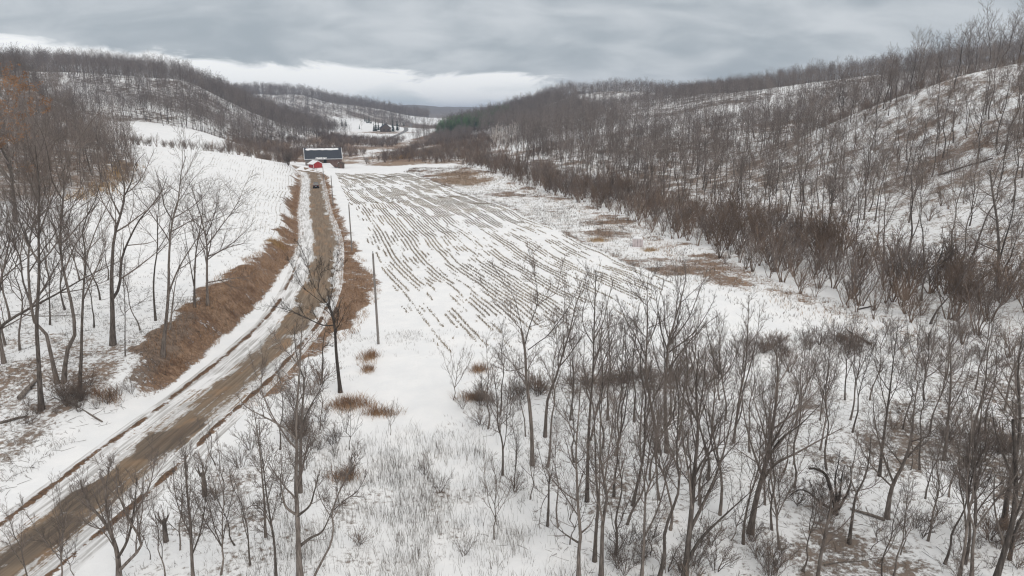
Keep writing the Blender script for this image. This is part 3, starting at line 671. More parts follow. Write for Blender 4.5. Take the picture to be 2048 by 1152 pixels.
def clothe(P, R, st, g):
    """limbs, branches, twigs on the given stems"""
    q = dict(limb=11, t0=.35, la=.70, ll=.33, br=7, tw=6, fine=3, up=.55, rmin=.009, fl=.35, droop=0., bl=.46, ba=.62, ta=.55); q.update(st)
    Ls = np.linalg.norm(np.diff(P, axis=1), axis=2).sum(1)
    groups = []; LP, LR = [], []
    for i in range(len(P)):
        t0 = q['t0'] if i == 0 else .15
        k = max(3, int(q['limb'] * (1 if i == 0 else .85 * min(1.1, Ls[i] / Ls[0] * 1.8))))
        a, b = spawn(P[i:i + 1], R[i:i + 1], k, t0, .99, q['la'], lambda t, L: np.maximum(L, Ls[0] * .45) * q['ll'] * (1.08 - .66 * np.clip((t - t0) / (1 - t0), 0, 1)), 7, q['up'], .016, .030, q['rmin'] * 1.3, g, .25, q['droop'])
        LP.append(a); LR.append(b)
    a, b = np.concatenate(LP), np.concatenate(LR); groups.append((a, b, q.get('sl', 4)))
    if q['br']:
        a2, b2 = spawn(a, b, q['br'], .12, .96, q['ba'], lambda t, L: L * q['bl'] * (1.12 - .6 * t), 4, q['up'] * .6, .013, .035, q['rmin'] * 1.1, g, .3, q['droop'])
        c2, e2 = spawn(P, R, 3, .8, 1., .45, lambda t, L: np.minimum(L * .10, 1.2) * (1.3 - .5 * t), 4, .3, .013, .035, q['rmin'] * 1.1, g, dens=False)
        a2 = np.concatenate([a2, c2]); b2 = np.concatenate([b2, e2]); groups.append((a2, b2, 3))
        if q['tw']:
            a3, b3 = spawn(a2, b2, q['tw'], .12, 1., q['ta'], lambda t, L: np.maximum(L * .55 * (1.15 - .55 * t), q['fl'] * .45), 3, q['up'] * .35, .010, .04, q['rmin'], g); groups.append((a3, b3, 3))
            if q['fine']:
                a4, b4 = spawn(a3, b3, q['fine'], .15, 1., .55, lambda t, L: np.maximum(L * .6, q['fl'] * .35), 2, .12, .008, .05, q['rmin'] * .8, g); groups.append((a4, b4, 3))
    return groups
def auto_stems(g, H, r0, lean=(0, 0), forks=0, fork_t=.45, spread=.28, wob=.018, bend=0.):
    n = 9; t = np.linspace(0, 1, n); w_ = np.cumsum(g.normal(0, wob, (n, 2)), 0); w_ -= w_[0]
    P = np.c_[lean[0] * t + w_[:, 0] * H + bend * H * np.sin(t * 3.1), lean[1] * t + w_[:, 1] * H, H * t]
    stems = [(P, r0, max(.012, r0 * .10))]
    ph = g.random() * 6.28
    for k in range(forks):
        ft = fork_t * g.uniform(.75, 1.35); i = int(ft * (n - 1)); b = P[i]
        phi = ph + k * 6.28 / max(forks, 1) + g.normal(0, .4); d = np.array([math.cos(phi), math.sin(phi)]) * spread * g.uniform(.7, 1.3)
        hh = (H - b[2]) * g.uniform(.78, .98); s = np.linspace(0, 1, 6)
        Q = np.c_[b[0] + d[0] * hh * (s ** .75), b[1] + d[1] * hh * (s ** .75), b[2] + hh * s] + np.cumsum(g.normal(0, wob * .8, (6, 3)), 0) * H * (s[:, None] > 0)
        rr = r0 * (1 - .8 * ft) * .78; stems.append((Q, rr, max(.012, rr * .15)))
    return stems
TRIS = [0]
def tree_meshes(name, stems, st, g, split_limbs=False):
    """-> {part: mesh} in local space, base at the origin"""
    P, R = stem_group(stems)
    R = R.copy(); R[0, 0] *= 1.45; R[0, 1] *= 1.08
    P[0, 0, 2] -= .35
    out = []
    k = st.get('ss', 7)
    def mk(nm, groups, m):
        V, Fq = tubes(groups); TRIS[0] += 2 * len(Fq); return (nm, np_mesh(nm, V, Fq, [m], True))
    bark = st.get('bark', M_BARK); twig = st.get('twig', M_TWIG)
    out.append(mk('trunk', [(P[:1], R[:1], k)], bark))
    if len(P) > 1:
        if split_limbs:
            for i in range(1, len(P)): out.append(mk('limb', [(P[i:i + 1], R[i:i + 1], k - 1)], bark))
        else: out.append(mk('limb', [(P[1:], R[1:], k - 1)], bark))
    out.append(mk('crown', clothe(P, R, st, g), twig))
    return out
def plant(name, parts, loc, label, cat, group=None, rotz=0., sc=1., tilt=(0, 0)):
    e = empty(name, tuple(loc), label, cat, group); e.rotation_euler = (tilt[0], tilt[1], rotz); e.scale = (sc, sc, sc) if np.isscalar(sc) else sc
    for nm, me in parts: mesh_obj(nm, me, e)
    return e

# prototypes shared by many trees
LOD1 = dict(limb=13, br=6, tw=5, fine=2, rmin=.0125, sl=3, ss=6, fl=.5, twig=M_TWIG_MID)
LOD2 = dict(limb=12, br=5, tw=4, fine=0, rmin=.019, sl=3, ss=4, fl=.9, twig=M_TWIG_FAR)
NEAR = dict(limb=13, br=7, tw=5, fine=2, rmin=.0085)
g1 = np.random.default_rng(11)
GROVE = [tree_meshes('p', auto_stems(g1, 12, .105, (g1.normal(0, .5), g1.normal(0, .5)), f, ft, sp, .016), dict(NEAR, t0=t0, ll=ll, la=la, up=.6), g1)
         for f, ft, sp, t0, ll, la in ((0, 0, 0, .38, .26, .62), (1, .45, .22, .35, .25, .6), (0, 0, 0, .30, .30, .7), (2, .35, .26, .4, .24, .6), (1, .6, .25, .45, .28, .55), (0, 0, 0, .5, .3, .6), (3, .28, .3, .3, .22, .6), (1, .3, .3, .3, .26, .65))]
SAPL = [tree_meshes('p', auto_stems(g1, 5, .045, (g1.normal(0, .4), g1.normal(0, .4)), f, .3, .35, .022), dict(NEAR, limb=9, br=4, tw=3, fine=2, rmin=.007, t0=.22, ll=.38, up=.7, fl=.25, ss=5), g1) for f in (0, 1, 2, 0, 3)]
MID = [tree_meshes('p', auto_stems(g1, 15, .135, (g1.normal(0, .7), g1.normal(0, .7)), f, ft, sp, .014), dict(LOD1, t0=t0, ll=ll * 1.22, la=.82, up=.45), g1)
       for f, ft, sp, t0, ll in ((0, 0, 0, .42, .30), (1, .5, .25, .45, .28), (2, .45, .28, .42, .26), (0, 0, 0, .55, .32), (1, .35, .3, .35, .27), (3, .5, .3, .5, .26), (0, 0, 0, .35, .26), (2, .6, .3, .5, .3))]
FAR = [tree_meshes('p', auto_stems(g1, 15, .13, (g1.normal(0, .6), g1.normal(0, .6)), f, .5, .28, .014), dict(LOD2, t0=t0 - .08, ll=.42, la=.85, up=.5), g1) for f, t0 in ((0, .42), (1, .45), (2, .4), (0, .5), (1, .38))]
def thicket_stems(g, H, k, spread):
    s = []
    for i in range(k):
        phi = i * 2.4 + g.normal(0, .3); a = spread * (.25 + .75 * g.random()); hh = H * g.uniform(.7, 1.05) * (1 - .25 * a); t = np.linspace(0, 1, 6)
        b = np.array([math.cos(phi), math.sin(phi)]) * g.uniform(0, .25)
        Q = np.c_[b[0] + math.cos(phi) * a * hh * t ** 1.2, b[1] + math.sin(phi) * a * hh * t ** 1.2, hh * t] + np.cumsum(g.normal(0, .022, (6, 3)), 0) * H * (t[:, None] > 0)
        s.append((Q, .014 * H * g.uniform(.7, 1.2), .006))
    return s
THICK = [tree_meshes('p', thicket_stems(g1, 5, k, sp), dict(limb=9, t0=.18, ll=.40, la=.5, br=5, tw=4, fine=0, rmin=.0105, fl=.3, sl=3, ss=4, up=.6, bark=M_TWIG_BROWN, twig=tw), g1)
         for k, sp, tw in ((5, .5, M_TWIG_BROWN), (7, .6, M_TWIG_BROWN), (4, .4, M_TWIG_FAR), (8, .7, M_TWIG_BROWN), (6, .5, M_TWIG_FAR))]
SHRUB = [tree_meshes('p', thicket_stems(g1, 1.6, k, sp), dict(limb=7, t0=.12, ll=.42, la=.5, br=5, tw=3, fine=0, rmin=.0055, fl=.12, sl=3, ss=4, up=.5, bark=M_TWIG, twig=tw), g1)
         for k, sp, tw in ((9, .9, M_TWIG), (12, 1.1, M_TWIG_BROWN), (7, .7, M_TWIG))]

# ------------------------------------------------------------------ the trees one can point at, stem by stem
# each: label, group, radius at the foot, style, stems as photograph points; the first stem is the trunk, from the ground up
HERO = [
 ('dark crooked tree forking over the road beside the muddy bend',   .225, dict(limb=10, t0=.55, ll=.38, la=.55, up=.8, br=7, rmin=.0075, bark=M_BARK_DARK, twig=M_BARK_DARK),
  [[(681, 785), (673, 710), (670, 660), (665, 631), (655, 607)], [(655, 607), (645, 596), (632, 578), (620, 545), (612, 518), (599, 490)], [(648, 607), (622, 588), (605, 571), (589, 541), (574, 512)],
   [(635, 581), (639, 560), (642, 545), (655, 540), (671, 533), (684, 515)], [(657, 608), (665, 578), (666, 551), (673, 525), (680, 498)], [(668, 650), (650, 651), (632, 645), (592, 626), (553, 614), (528, 612)]]),
 ('broken snag with splintered stubs behind the dark crooked tree', .15, dict(limb=2, t0=.5, ll=.2, br=3, tw=2, fine=2, bark=M_BARK_DARK), [[(643, 765), (646, 720), (645, 697), (655, 690), (666, 693)], [(645, 700), (650, 664), (660, 668), (667, 676)]]),
 ('tall straight tree at the bottom edge with many upright side limbs', .20, dict(limb=14, t0=.30, ll=.24, br=6, tw=5, fine=3),
  [[(600, 1160), (597, 1090), (595, 1032), (592, 967), (594, 893), (592, 844), (597, 770), (601, 715), (603, 660)], [(595, 1032), (619, 1012), (628, 985), (640, 940)], [(594, 1030), (572, 1014), (564, 983), (560, 946)], [(600, 1092), (622, 1075), (646, 1061), (668, 1010)],
   [(593, 880), (572, 858), (545, 842), (523, 831), (490, 812), (472, 786)]]),
 ('bare tree below the road verge with a bent top, close behind the tall straight tree', .17, dict(limb=9, t0=.3, ll=.26),
  [[(600, 985), (601, 926), (603, 844), (606, 800), (609, 762), (599, 735), (592, 705), (588, 650)], [(604, 850), (622, 810), (640, 780), (655, 745)]]),
 ('thin tree with a curved stem and fan shaped crown at the bottom edge', .09, dict(limb=8, t0=.5, ll=.30), [[(622, 1165), (646, 1118), (660, 1092), (667, 1060), (664, 1030), (672, 1000), (690, 960), (712, 915)], [(664, 1036), (652, 1018), (640, 995), (630, 960)], [(668, 1020), (690, 1000), (716, 980), (735, 945)]]),
 ('slender tree with an arching lower limb beside the lower road verge', .10, dict(limb=10, t0=.3, ll=.25), [[(552, 1160), (549, 1090), (539, 1028), (532, 980), (526, 930), (520, 880)], [(545, 1060), (528, 1024), (505, 1010), (486, 1030)]]),
 ('thin leafless tree whose foot shows above a small dark weed, below the road', .10, dict(limb=8, t0=.4, ll=.26), [[(531, 1075), (529, 1008), (524, 950), (520, 900), (514, 860), (508, 820)]]),
 ('broad clump of arching stems over the muddy road at the bottom', .17, dict(limb=10, t0=.25, ll=.34, la=.5, up=.9, br=6, tw=4),
  [[(238, 1165), (235, 1110), (221, 1066), (205, 1040), (190, 1022), (172, 1000), (160, 960)], [(240, 1140), (252, 1127), (282, 1093), (275, 1066), (258, 1042), (246, 1010), (235, 985), (232, 930)], [(262, 1040), (280, 1010), (300, 970), (312, 910)], [(236, 1115), (255, 1080), (268, 1020), (274, 950)], [(225, 1075), (215, 1030), (212, 980), (222, 920)]]),
 ('slim tree of rising fine shoots standing between stump and road', .10, dict(limb=11, t0=.2, ll=.33, la=.5, up=.9), [[(386, 1160), (383, 1100), (381, 1049), (376, 1000), (372, 950), (370, 910)], [(384, 1110), (400, 1066), (410, 1010), (414, 960)], [(382, 1070), (362, 1030), (350, 985), (346, 940)]]),
 # big trees of the left bank
 ('tall clean trunk nearest the left edge, pale with few low limbs', .21, dict(limb=9, t0=.55, ll=.26), [[(82, 820), (76, 705), (73, 644), (78, 553), (77, 476), (79, 400), (76, 345), (70, 290)], [(78, 470), (95, 420), (112, 380), (130, 330)], [(77, 520), (55, 490), (38, 455), (20, 430)]]),
 ('smooth tree with twisted trunk rising just behind the tall pale trunk', .19, dict(limb=8, t0=.5, ll=.28), [[(115, 767), (103, 717), (92, 667), (67, 640), (57, 553), (59, 484), (71, 438), (88, 395), (97, 340)], [(60, 500), (42, 450), (30, 400), (22, 340)]]),
 ('leaning grey tree of the thick clump with stem swept left', .20, dict(limb=10, t0=.5, ll=.28), [[(126, 765), (135, 700), (150, 667), (141, 598), (125, 535), (120, 480), (125, 420), (128, 380), (126, 340), (138, 310)], [(122, 500), (108, 455), (90, 425), (76, 405)], [(126, 400), (104, 360), (96, 310), (86, 270), (60, 222)], [(128, 380), (140, 320), (152, 290), (185, 240), (205, 222)]]),
 ('pale tree with a forked crown and brush about its foot on the left bank', .16, dict(limb=8, t0=.5, ll=.28), [[(158, 784), (162, 725), (164, 644), (168, 560), (172, 515), (164, 457), (175, 430), (187, 410), (200, 370)], [(171, 520), (183, 484), (195, 452), (206, 430), (221, 395), (240, 355)], [(166, 600), (190, 545), (205, 500), (212, 460)]]),
 ('stout old tree with a flared foot and two curving leaders on the left bank', .27, dict(limb=9, t0=.55, ll=.28),
  [[(225, 690), (225, 629), (223, 560), (226, 500), (229, 470), (244, 419), (250, 385), (243, 345), (234, 310)], [(224, 600), (239, 572), (244, 515), (267, 461), (283, 434), (300, 415), (322, 385), (335, 352)], [(250, 390), (264, 360), (270, 330), (290, 305)], [(240, 430), (225, 400), (215, 370), (205, 330)]]),
 ('double tree leaning over the brown bank with crooked upper limbs', .20, dict(limb=8, t0=.5, ll=.28),
  [[(324, 712), (332, 644), (337, 583), (338, 515), (344, 446), (357, 400), (362, 345), (372, 312)], [(337, 590), (344, 568), (363, 526), (397, 473), (420, 440), (436, 420)], [(345, 440), (328, 410), (322, 372), (310, 340)], [(340, 660), (345, 610), (352, 560), (362, 530)]]),
 ('slim wavy tree in the snow behind the double leaning tree', .12, dict(limb=8, t0=.45, ll=.24), [[(311, 641), (307, 576), (311, 522), (315, 499), (315, 438), (319, 395), (316, 350)], [(315, 500), (328, 480), (337, 462), (345, 425)]]),
 ('tree at the bank top with one dark straight stem, left of the wide limbed one', .14, dict(limb=9, t0=.4, ll=.24), [[(389, 615), (389, 564), (391, 515), (396, 480), (402, 450), (405, 415), (400, 370)], [(388, 572), (379, 520), (372, 480), (366, 440)]]),
 ('wide limbed dark tree at the end of the bank with long level boughs', .17, dict(limb=11, t0=.3, ll=.36, la=.9, up=.25), [[(415, 610), (414, 553), (414, 492), (410, 469), (401, 430), (391, 400), (382, 365)], [(415, 490), (439, 457), (473, 410), (490, 370), (505, 345)], [(415, 565), (445, 560), (470, 556), (505, 552)], [(414, 520), (436, 505), (470, 490), (500, 487)], [(411, 475), (425, 440), (436, 400), (440, 365)]]),
 ('very thin straight sapling between the stout old tree and the slim wavy tree', .06, dict(limb=7, t0=.35, ll=.22), [[(250, 713), (250, 671), (250, 614), (247, 560), (250, 520)]]),
 ('long bare tree leaning far over from the left edge', .20, dict(limb=9, t0=.2, ll=.25, la=.7), [[(-60, 730), (0, 655), (50, 622), (115, 587), (165, 558), (214, 534), (245, 520)], [(60, 618), (85, 580), (120, 520), (150, 470)]]),
 ('dark stemmed tree cut by the left edge of the view', .18, dict(limb=9, t0=.45, ll=.28), [[(8, 726), (0, 680), (-5, 620), (2, 560), (15, 500), (22, 450), (10, 400)], [(0, 560), (22, 500), (40, 460), (60, 400), (90, 360)], [(4, 580), (-20, 520), (-30, 460)]]),
 # snowy grove
 ('wide spreading tree with a broad rounded crown at the front of the field', .20, dict(limb=9, t0=.5, ll=.27, br=7),
  [[(1065, 930), (1063, 860), (1058, 800), (1053, 765), (1050, 701), (1042, 657)], [(1043, 660), (1009, 622), (985, 598), (968, 575), (950, 560)], [(1043, 655), (1030, 600), (1012, 572), (998, 550), (983, 525)], [(1050, 690), (1060, 650), (1074, 610), (1074, 577), (1065, 535), (1056, 498)],
   [(1074, 612), (1095, 595), (1112, 586), (1121, 545), (1130, 515)], [(1056, 700), (1080, 682), (1098, 668), (1133, 622), (1150, 590), (1165, 560)], [(1048, 735), (1020, 742), (1005, 738), (980, 728)]]),
 ('tree with dark foot and leaning double top, right of the wide spreading tree', .17, dict(limb=9, t0=.4, ll=.25), [[(1090, 874), (1095, 800), (1110, 760), (1128, 700), (1140, 660), (1152, 610), (1168, 565)], [(1128, 715), (1126, 650), (1130, 600), (1128, 560)]]),
 ('straight tree with a candelabra crown standing in the dark brush line', .16, dict(limb=11, t0=.45, ll=.26, la=.6), [[(1174, 1003), (1176, 900), (1180, 820), (1186, 740), (1188, 660), (1190, 600), (1192, 540)], [(1188, 690), (1168, 655), (1166, 620), (1176, 585)], [(1188, 680), (1208, 640), (1216, 600), (1226, 570)]]),
 ('upright tree whose long steep limbs fan out left in the middle of the grove', .17, dict(limb=10, t0=.4, ll=.26), [[(1320, 905), (1300, 800), (1292, 740), (1293, 700), (1295, 640), (1294, 580), (1298, 545)], [(1292, 715), (1272, 672), (1255, 645), (1240, 610), (1232, 590)], [(1294, 690), (1312, 650), (1318, 600), (1330, 560)]]),
 ('broad vase shaped tree with dense upright twigs in the middle of the grove', .21, dict(limb=10, t0=.4, ll=.31, la=.52, up=.85, br=6), [[(1334, 905), (1330, 800), (1334, 720), (1336, 690), (1350, 640), (1362, 600), (1372, 556)], [(1335, 700), (1322, 660), (1316, 620), (1310, 575)], [(1337, 690), (1375, 640), (1392, 600), (1405, 565)], [(1337, 705), (1385, 668), (1415, 625), (1430, 595)], [(1336, 740), (1365, 700), (1400, 660), (1436, 630)]]),
 ('slim two stemmed tree leaning together by the dark brush of the grove', .13, dict(limb=9, t0=.4, ll=.22), [[(1467, 885), (1478, 800), (1490, 740), (1494, 690), (1496, 640), (1498, 590)], [(1470, 860), (1484, 790), (1504, 720), (1516, 660), (1520, 610)]]),
 ('large leaning tree with sweeping limbs near the bottom of the grove', .24, dict(limb=11, t0=.35, ll=.32, la=.6, br=7), [[(1500, 1066), (1512, 1000), (1528, 940), (1540, 880), (1550, 820), (1556, 760), (1552, 700)], [(1520, 970), (1548, 930), (1595, 905), (1640, 880), (1690, 853)], [(1530, 930), (1560, 880), (1600, 850), (1640, 810)], [(1535, 905), (1565, 850), (1590, 800), (1600, 750)], [(1524, 950), (1506, 900), (1490, 840), (1484, 790)]]),
 ('forked tree with a warm brown trunk alone on the snow, open spreading crown', .19, dict(limb=10, t0=.4, ll=.30), [[(1774, 1037), (1780, 990), (1790, 960), (1806, 930), (1822, 880), (1828, 820), (1836, 760)], [(1787, 965), (1775, 935), (1760, 890), (1748, 830), (1745, 770)], [(1815, 915), (1845, 880), (1868, 860), (1892, 835)], [(1786, 975), (1755, 945), (1726, 905), (1710, 860)]]),
 ('gnarled many stemmed bush tree with curled dark limbs', .20, dict(limb=7, t0=.2, ll=.35, la=.8, bark=M_BARK_DARK), [[(1672, 1028), (1668, 1000), (1660, 975), (1652, 950), (1634, 938), (1618, 937)], [(1668, 1020), (1640, 1005), (1618, 985), (1596, 980), (1570, 1000)], [(1674, 1015), (1680, 985), (1684, 950), (1690, 930)], [(1676, 1020), (1695, 985), (1702, 960), (1700, 930)], [(1674, 1000), (1670, 960), (1676, 930), (1680, 905)]]),
 ('slender tree forking low just right of the gnarled bush tree', .13, dict(limb=9, t0=.35, ll=.26), [[(1698, 1088), (1704, 1040), (1712, 990), (1728, 960), (1738, 920), (1742, 870)], [(1712, 985), (1702, 955), (1710, 910), (1716, 860)]]),
 ('dark young tree with long level limb at the bottom edge', .13, dict(limb=9, t0=.3, ll=.34), [[(1634, 1165), (1642, 1110), (1652, 1060), (1660, 1020), (1664, 980)], [(1653, 1068), (1675, 1060), (1700, 1035), (1722, 1008)], [(1648, 1130), (1680, 1125), (1720, 1122), (1760, 1115)]]),
 ('tall thin tree with a straight stem left of the forked brown tree on the snow', .14, dict(limb=9, t0=.4, ll=.24), [[(1759, 952), (1764, 900), (1772, 840), (1780, 780), (1788, 710), (1796, 650)]]),
 ('slim tree leaning right with paired limbs near the right edge', .15, dict(limb=9, t0=.4, ll=.26), [[(1888, 921), (1894, 870), (1898, 820), (1902, 760), (1900, 700), (1896, 640)], [(1898, 830), (1920, 790), (1936, 750), (1946, 700)]]),
 ('tall leaning tree with long bare trunk close to the right edge', .15, dict(limb=8, t0=.5, ll=.24), [[(1931, 933), (1942, 880), (1956, 825), (1970, 770), (1976, 700), (1988, 640)], [(1958, 820), (1984, 770), (2000, 730)]]),
 ('dense dark tree at the lower right corner with crossing limbs', .20, dict(limb=10, t0=.25, ll=.34, br=6), [[(1990, 1165), (2010, 1100), (2026, 1040), (2032, 970), (2030, 900), (2026, 840)], [(2012, 1095), (1996, 1050), (1988, 1000), (1990, 950)], [(2024, 1050), (2044, 1000), (2056, 940)]]),
 ('sturdy tree with a grey trunk rising behind the lower right corner', .22, dict(limb=10, t0=.45, ll=.28), [[(2008, 1055), (2014, 1000), (2026, 940), (2038, 880), (2040, 820), (2036, 740), (2046, 660)], [(2024, 950), (2004, 900), (1990, 860), (1984, 810)]]),
 ('tall dark double tree with level lower limbs at the foot of the slope', .26, dict(limb=12, t0=.35, ll=.30, la=.9, up=.3), [[(1996, 596), (1996, 540), (1998, 500), (1994, 440), (1986, 390), (1980, 340)], [(1999, 520), (2010, 480), (2022, 440), (2030, 390), (2026, 340)], [(1996, 500), (1970, 488), (1948, 490), (1932, 495)]]),
 ('curved leaning tree growing out of the brown scrub below the slope', .18, dict(limb=9, t0=.45, ll=.3, la=.8), [[(1842, 602), (1848, 560), (1860, 540), (1874, 525), (1884, 505), (1890, 480)], [(1876, 524), (1900, 508), (1920, 490), (1935, 470)]]),
 ('leaning broken tree crossing the scrub beside the curved leaning tree', .17, dict(limb=8, t0=.5, ll=.26), [[(1860, 648), (1875, 620), (1892, 600), (1912, 575), (1930, 545)], [(1890, 602), (1870, 575), (1858, 560)]]),
 ('pair of thick sweeping trunks in the lower grove, crown of long upright rods', .23, dict(limb=10, t0=.3, ll=.33, la=.5, up=.9, br=6), [[(1368, 1165), (1376, 1090), (1384, 1010), (1390, 930), (1396, 860), (1392, 780), (1398, 700)], [(1380, 1060), (1410, 1000), (1436, 940), (1456, 870), (1470, 800)], [(1372, 1130), (1400, 1080), (1450, 1030), (1500, 985)], [(1384, 1020), (1378, 950), (1366, 880), (1362, 800)]]),
 ('thin wavy tree at the clearing edge with a crook near its foot', .14, dict(limb=9, t0=.3, ll=.28), [[(1157, 1160), (1158, 1090), (1163, 1062), (1157, 1030), (1154, 960), (1152, 900), (1158, 820), (1162, 750)], [(1162, 1066), (1180, 1050), (1189, 1030)], [(1156, 1085), (1130, 1068), (1108, 1050)]]),
 ('twin trunk tree forking in a narrow loop in the lower grove', .17, dict(limb=10, t0=.4, ll=.26), [[(1202, 1160), (1204, 1080), (1206, 1036), (1214, 1000), (1208, 960), (1202, 930), (1200, 870), (1204, 800)], [(1205, 1040), (1198, 1000), (1200, 950), (1196, 900), (1184, 850)], [(1210, 960), (1218, 900), (1224, 850), (1228, 800)]]),
 ('dark straight trunk at the twin trunk tree, foot in small dark weeds', .15, dict(limb=8, t0=.45, ll=.24), [[(1189, 1123), (1192, 1060), (1196, 1010), (1192, 950), (1190, 880), (1186, 800)]]),
 ('short dead tree with a broken top and stiff stub branches by the clearing', .11, dict(limb=6, t0=.55, ll=.34, la=.9, br=3, tw=2, fine=1), [[(1095, 1052), (1097, 1010), (1098, 965), (1100, 950)], [(1098, 970), (1085, 930), (1072, 880)], [(1098, 985), (1084, 1010), (1078, 1055)], [(1099, 965), (1106, 930), (1106, 885)]]),
 ('small two headed tree, first trunk beside the open snow of the clearing', .10, dict(limb=9, t0=.3, ll=.32), [[(1005, 950), (1006, 910), (1004, 880), (996, 850), (994, 800), (988, 750)], [(1005, 905), (1012, 870), (1014, 820), (1020, 760)]]),
]
HERO_TREES = []
gh = np.random.default_rng(23)
for lab, r0, st, stems in HERO:
    r0 *= .84 if stems[0][0][0] > 430 else .98
    if stems[0][0][0] < 430: st = dict(st, ll=st.get('ll', .33) * 1.2)
    base = at(*stems[0][0]) if stems[0][0][1] < 1500 else None
    d0 = base[1]; first = True; S3 = []
    for k, st_ in enumerate(stems):
        pts = []; slope = 0 if k == 0 else gh.uniform(-.45, .45)
        n = len(st_); s0 = None
        for j, (u, v) in enumerate(st_):
            if k == 0: d = d0 + gh.normal(0, .10) * (j > 0)
            else:
                if j == 0: d = d0
                else: d = d0 + slope * math.hypot(u - st_[0][0], v - st_[0][1]) / F * d0
            p = pz(u, v, d)
            pts.append(p if not (k == 0 and j == 0) else base)
        S3.append(np.array(pts) - base)
    out = []
    for k, P in enumerate(S3):
        if k == 0: out.append((P, r0, max(.02, r0 * .12 if len(S3) < 3 else r0 * .45 if len(stems[0]) < 7 else r0 * .15)))
        else:
            # radius where it leaves the stem it starts from
            tr = np.array(S3[0]); i = int(np.argmin(np.linalg.norm(tr - P[0], axis=1))); f = i / max(1, len(tr) - 1)
            rr = r0 * (1 - .75 * f) * .62; out.append((P, max(.03, rr), max(.012, rr * .16)))
    sty = dict(NEAR); sty.update(st); sty.pop('tw', 0); sty.pop('fine', 0); sty['limb'] = int(sty['limb'] * (1.3 if base[0] < -30 else 1.15))
    if d0 > 85: sty['rmin'] = .012
    parts = tree_meshes('hero', out, sty, gh, True)
    HERO_TREES.append(plant('bare_tree', parts, base, lab, 'tree'))
print('hero tris', TRIS[0])

SHORT = ['dark crooked tree', 'broken snag', 'tall straight tree at the bottom edge', 'bent topped tree', 'thin curved tree', 'slender arching tree', 'thin tree over the dark weed', 'clump of arching stems', 'slim tree of rising shoots', 'tall clean trunk', 'twisted trunk tree', 'leaning grey clump tree', 'pale forked tree', 'stout old tree', 'double leaning tree', 'slim wavy tree', 'bank top tree', 'wide limbed dark tree', 'very thin sapling', 'long leaning tree', 'tree cut by the edge', 'wide spreading tree', 'double topped leaning tree', 'candelabra tree', 'steep limbed tree', 'broad vase shaped tree', 'slim two stemmed tree', 'large leaning tree', 'forked brown tree', 'gnarled bush tree', 'low forking slender tree', 'dark young tree', 'tall thin straight tree', 'paired limb tree', 'long bare trunk tree', 'dense corner tree', 'sturdy grey trunk', 'tall dark double tree', 'curved scrub tree', 'leaning broken tree', 'pair of sweeping trunks', 'crooked footed thin tree', 'narrow loop twin tree', 'dark straight trunk', 'short dead tree', 'small two headed tree']
assert len(SHORT) == len(HERO)
HX = np.array([np.array(o.location) for o in HERO_TREES]); USED = {}
for nm_, u_, v_ in (('pale panelled box', 1275, 492), ('long dark trunk lying on the slope', 1900, 345), ('dark trunk lying under the crest', 1850, 171), ('snow topped log by the scrub', 1715, 678), ('slope crest at the right edge', 2030, 140), ('round brown grass patch', 930, 352), ('small pale birch in the scrub', 1560, 420), ('snow covered log end', 1730, 616)):
    HX = np.r_[HX, at(u_, v_)[None]]; SHORT.append(nm_)
FORM = ['slim bare tree', 'bare tree forked halfway up', 'many limbed bare tree', 'three headed bare tree', 'bare tree with a high fork', 'high crowned thin tree', 'low branching bushy tree', 'low forked bare tree']
def near_label(kind, q, what='', far=1e9):
    """a label by the nearest of the well marked trees; None when it is already taken"""
    dq = np.hypot(HX[:, 0] - q[0], HX[:, 1] - q[1])
    for i in np.argsort(dq)[:4]:
        if dq[i] > far: break
        dx, dy = q[0] - HX[i, 0], q[1] - HX[i, 1]
        rel = ('close right of' if dx > 0 else 'close left of') if abs(dx) > abs(dy) else ('just behind' if dy > 0 else 'just in front of')
        if dq[i] > 4.5: rel = rel.replace('close ', 'some way ').replace('just ', 'some way ')
        lab = f'{kind}{what} {rel} the {SHORT[i]}'
        if lab not in USED and len(lab.split()) <= 16: USED[lab] = 1; return lab
    return None
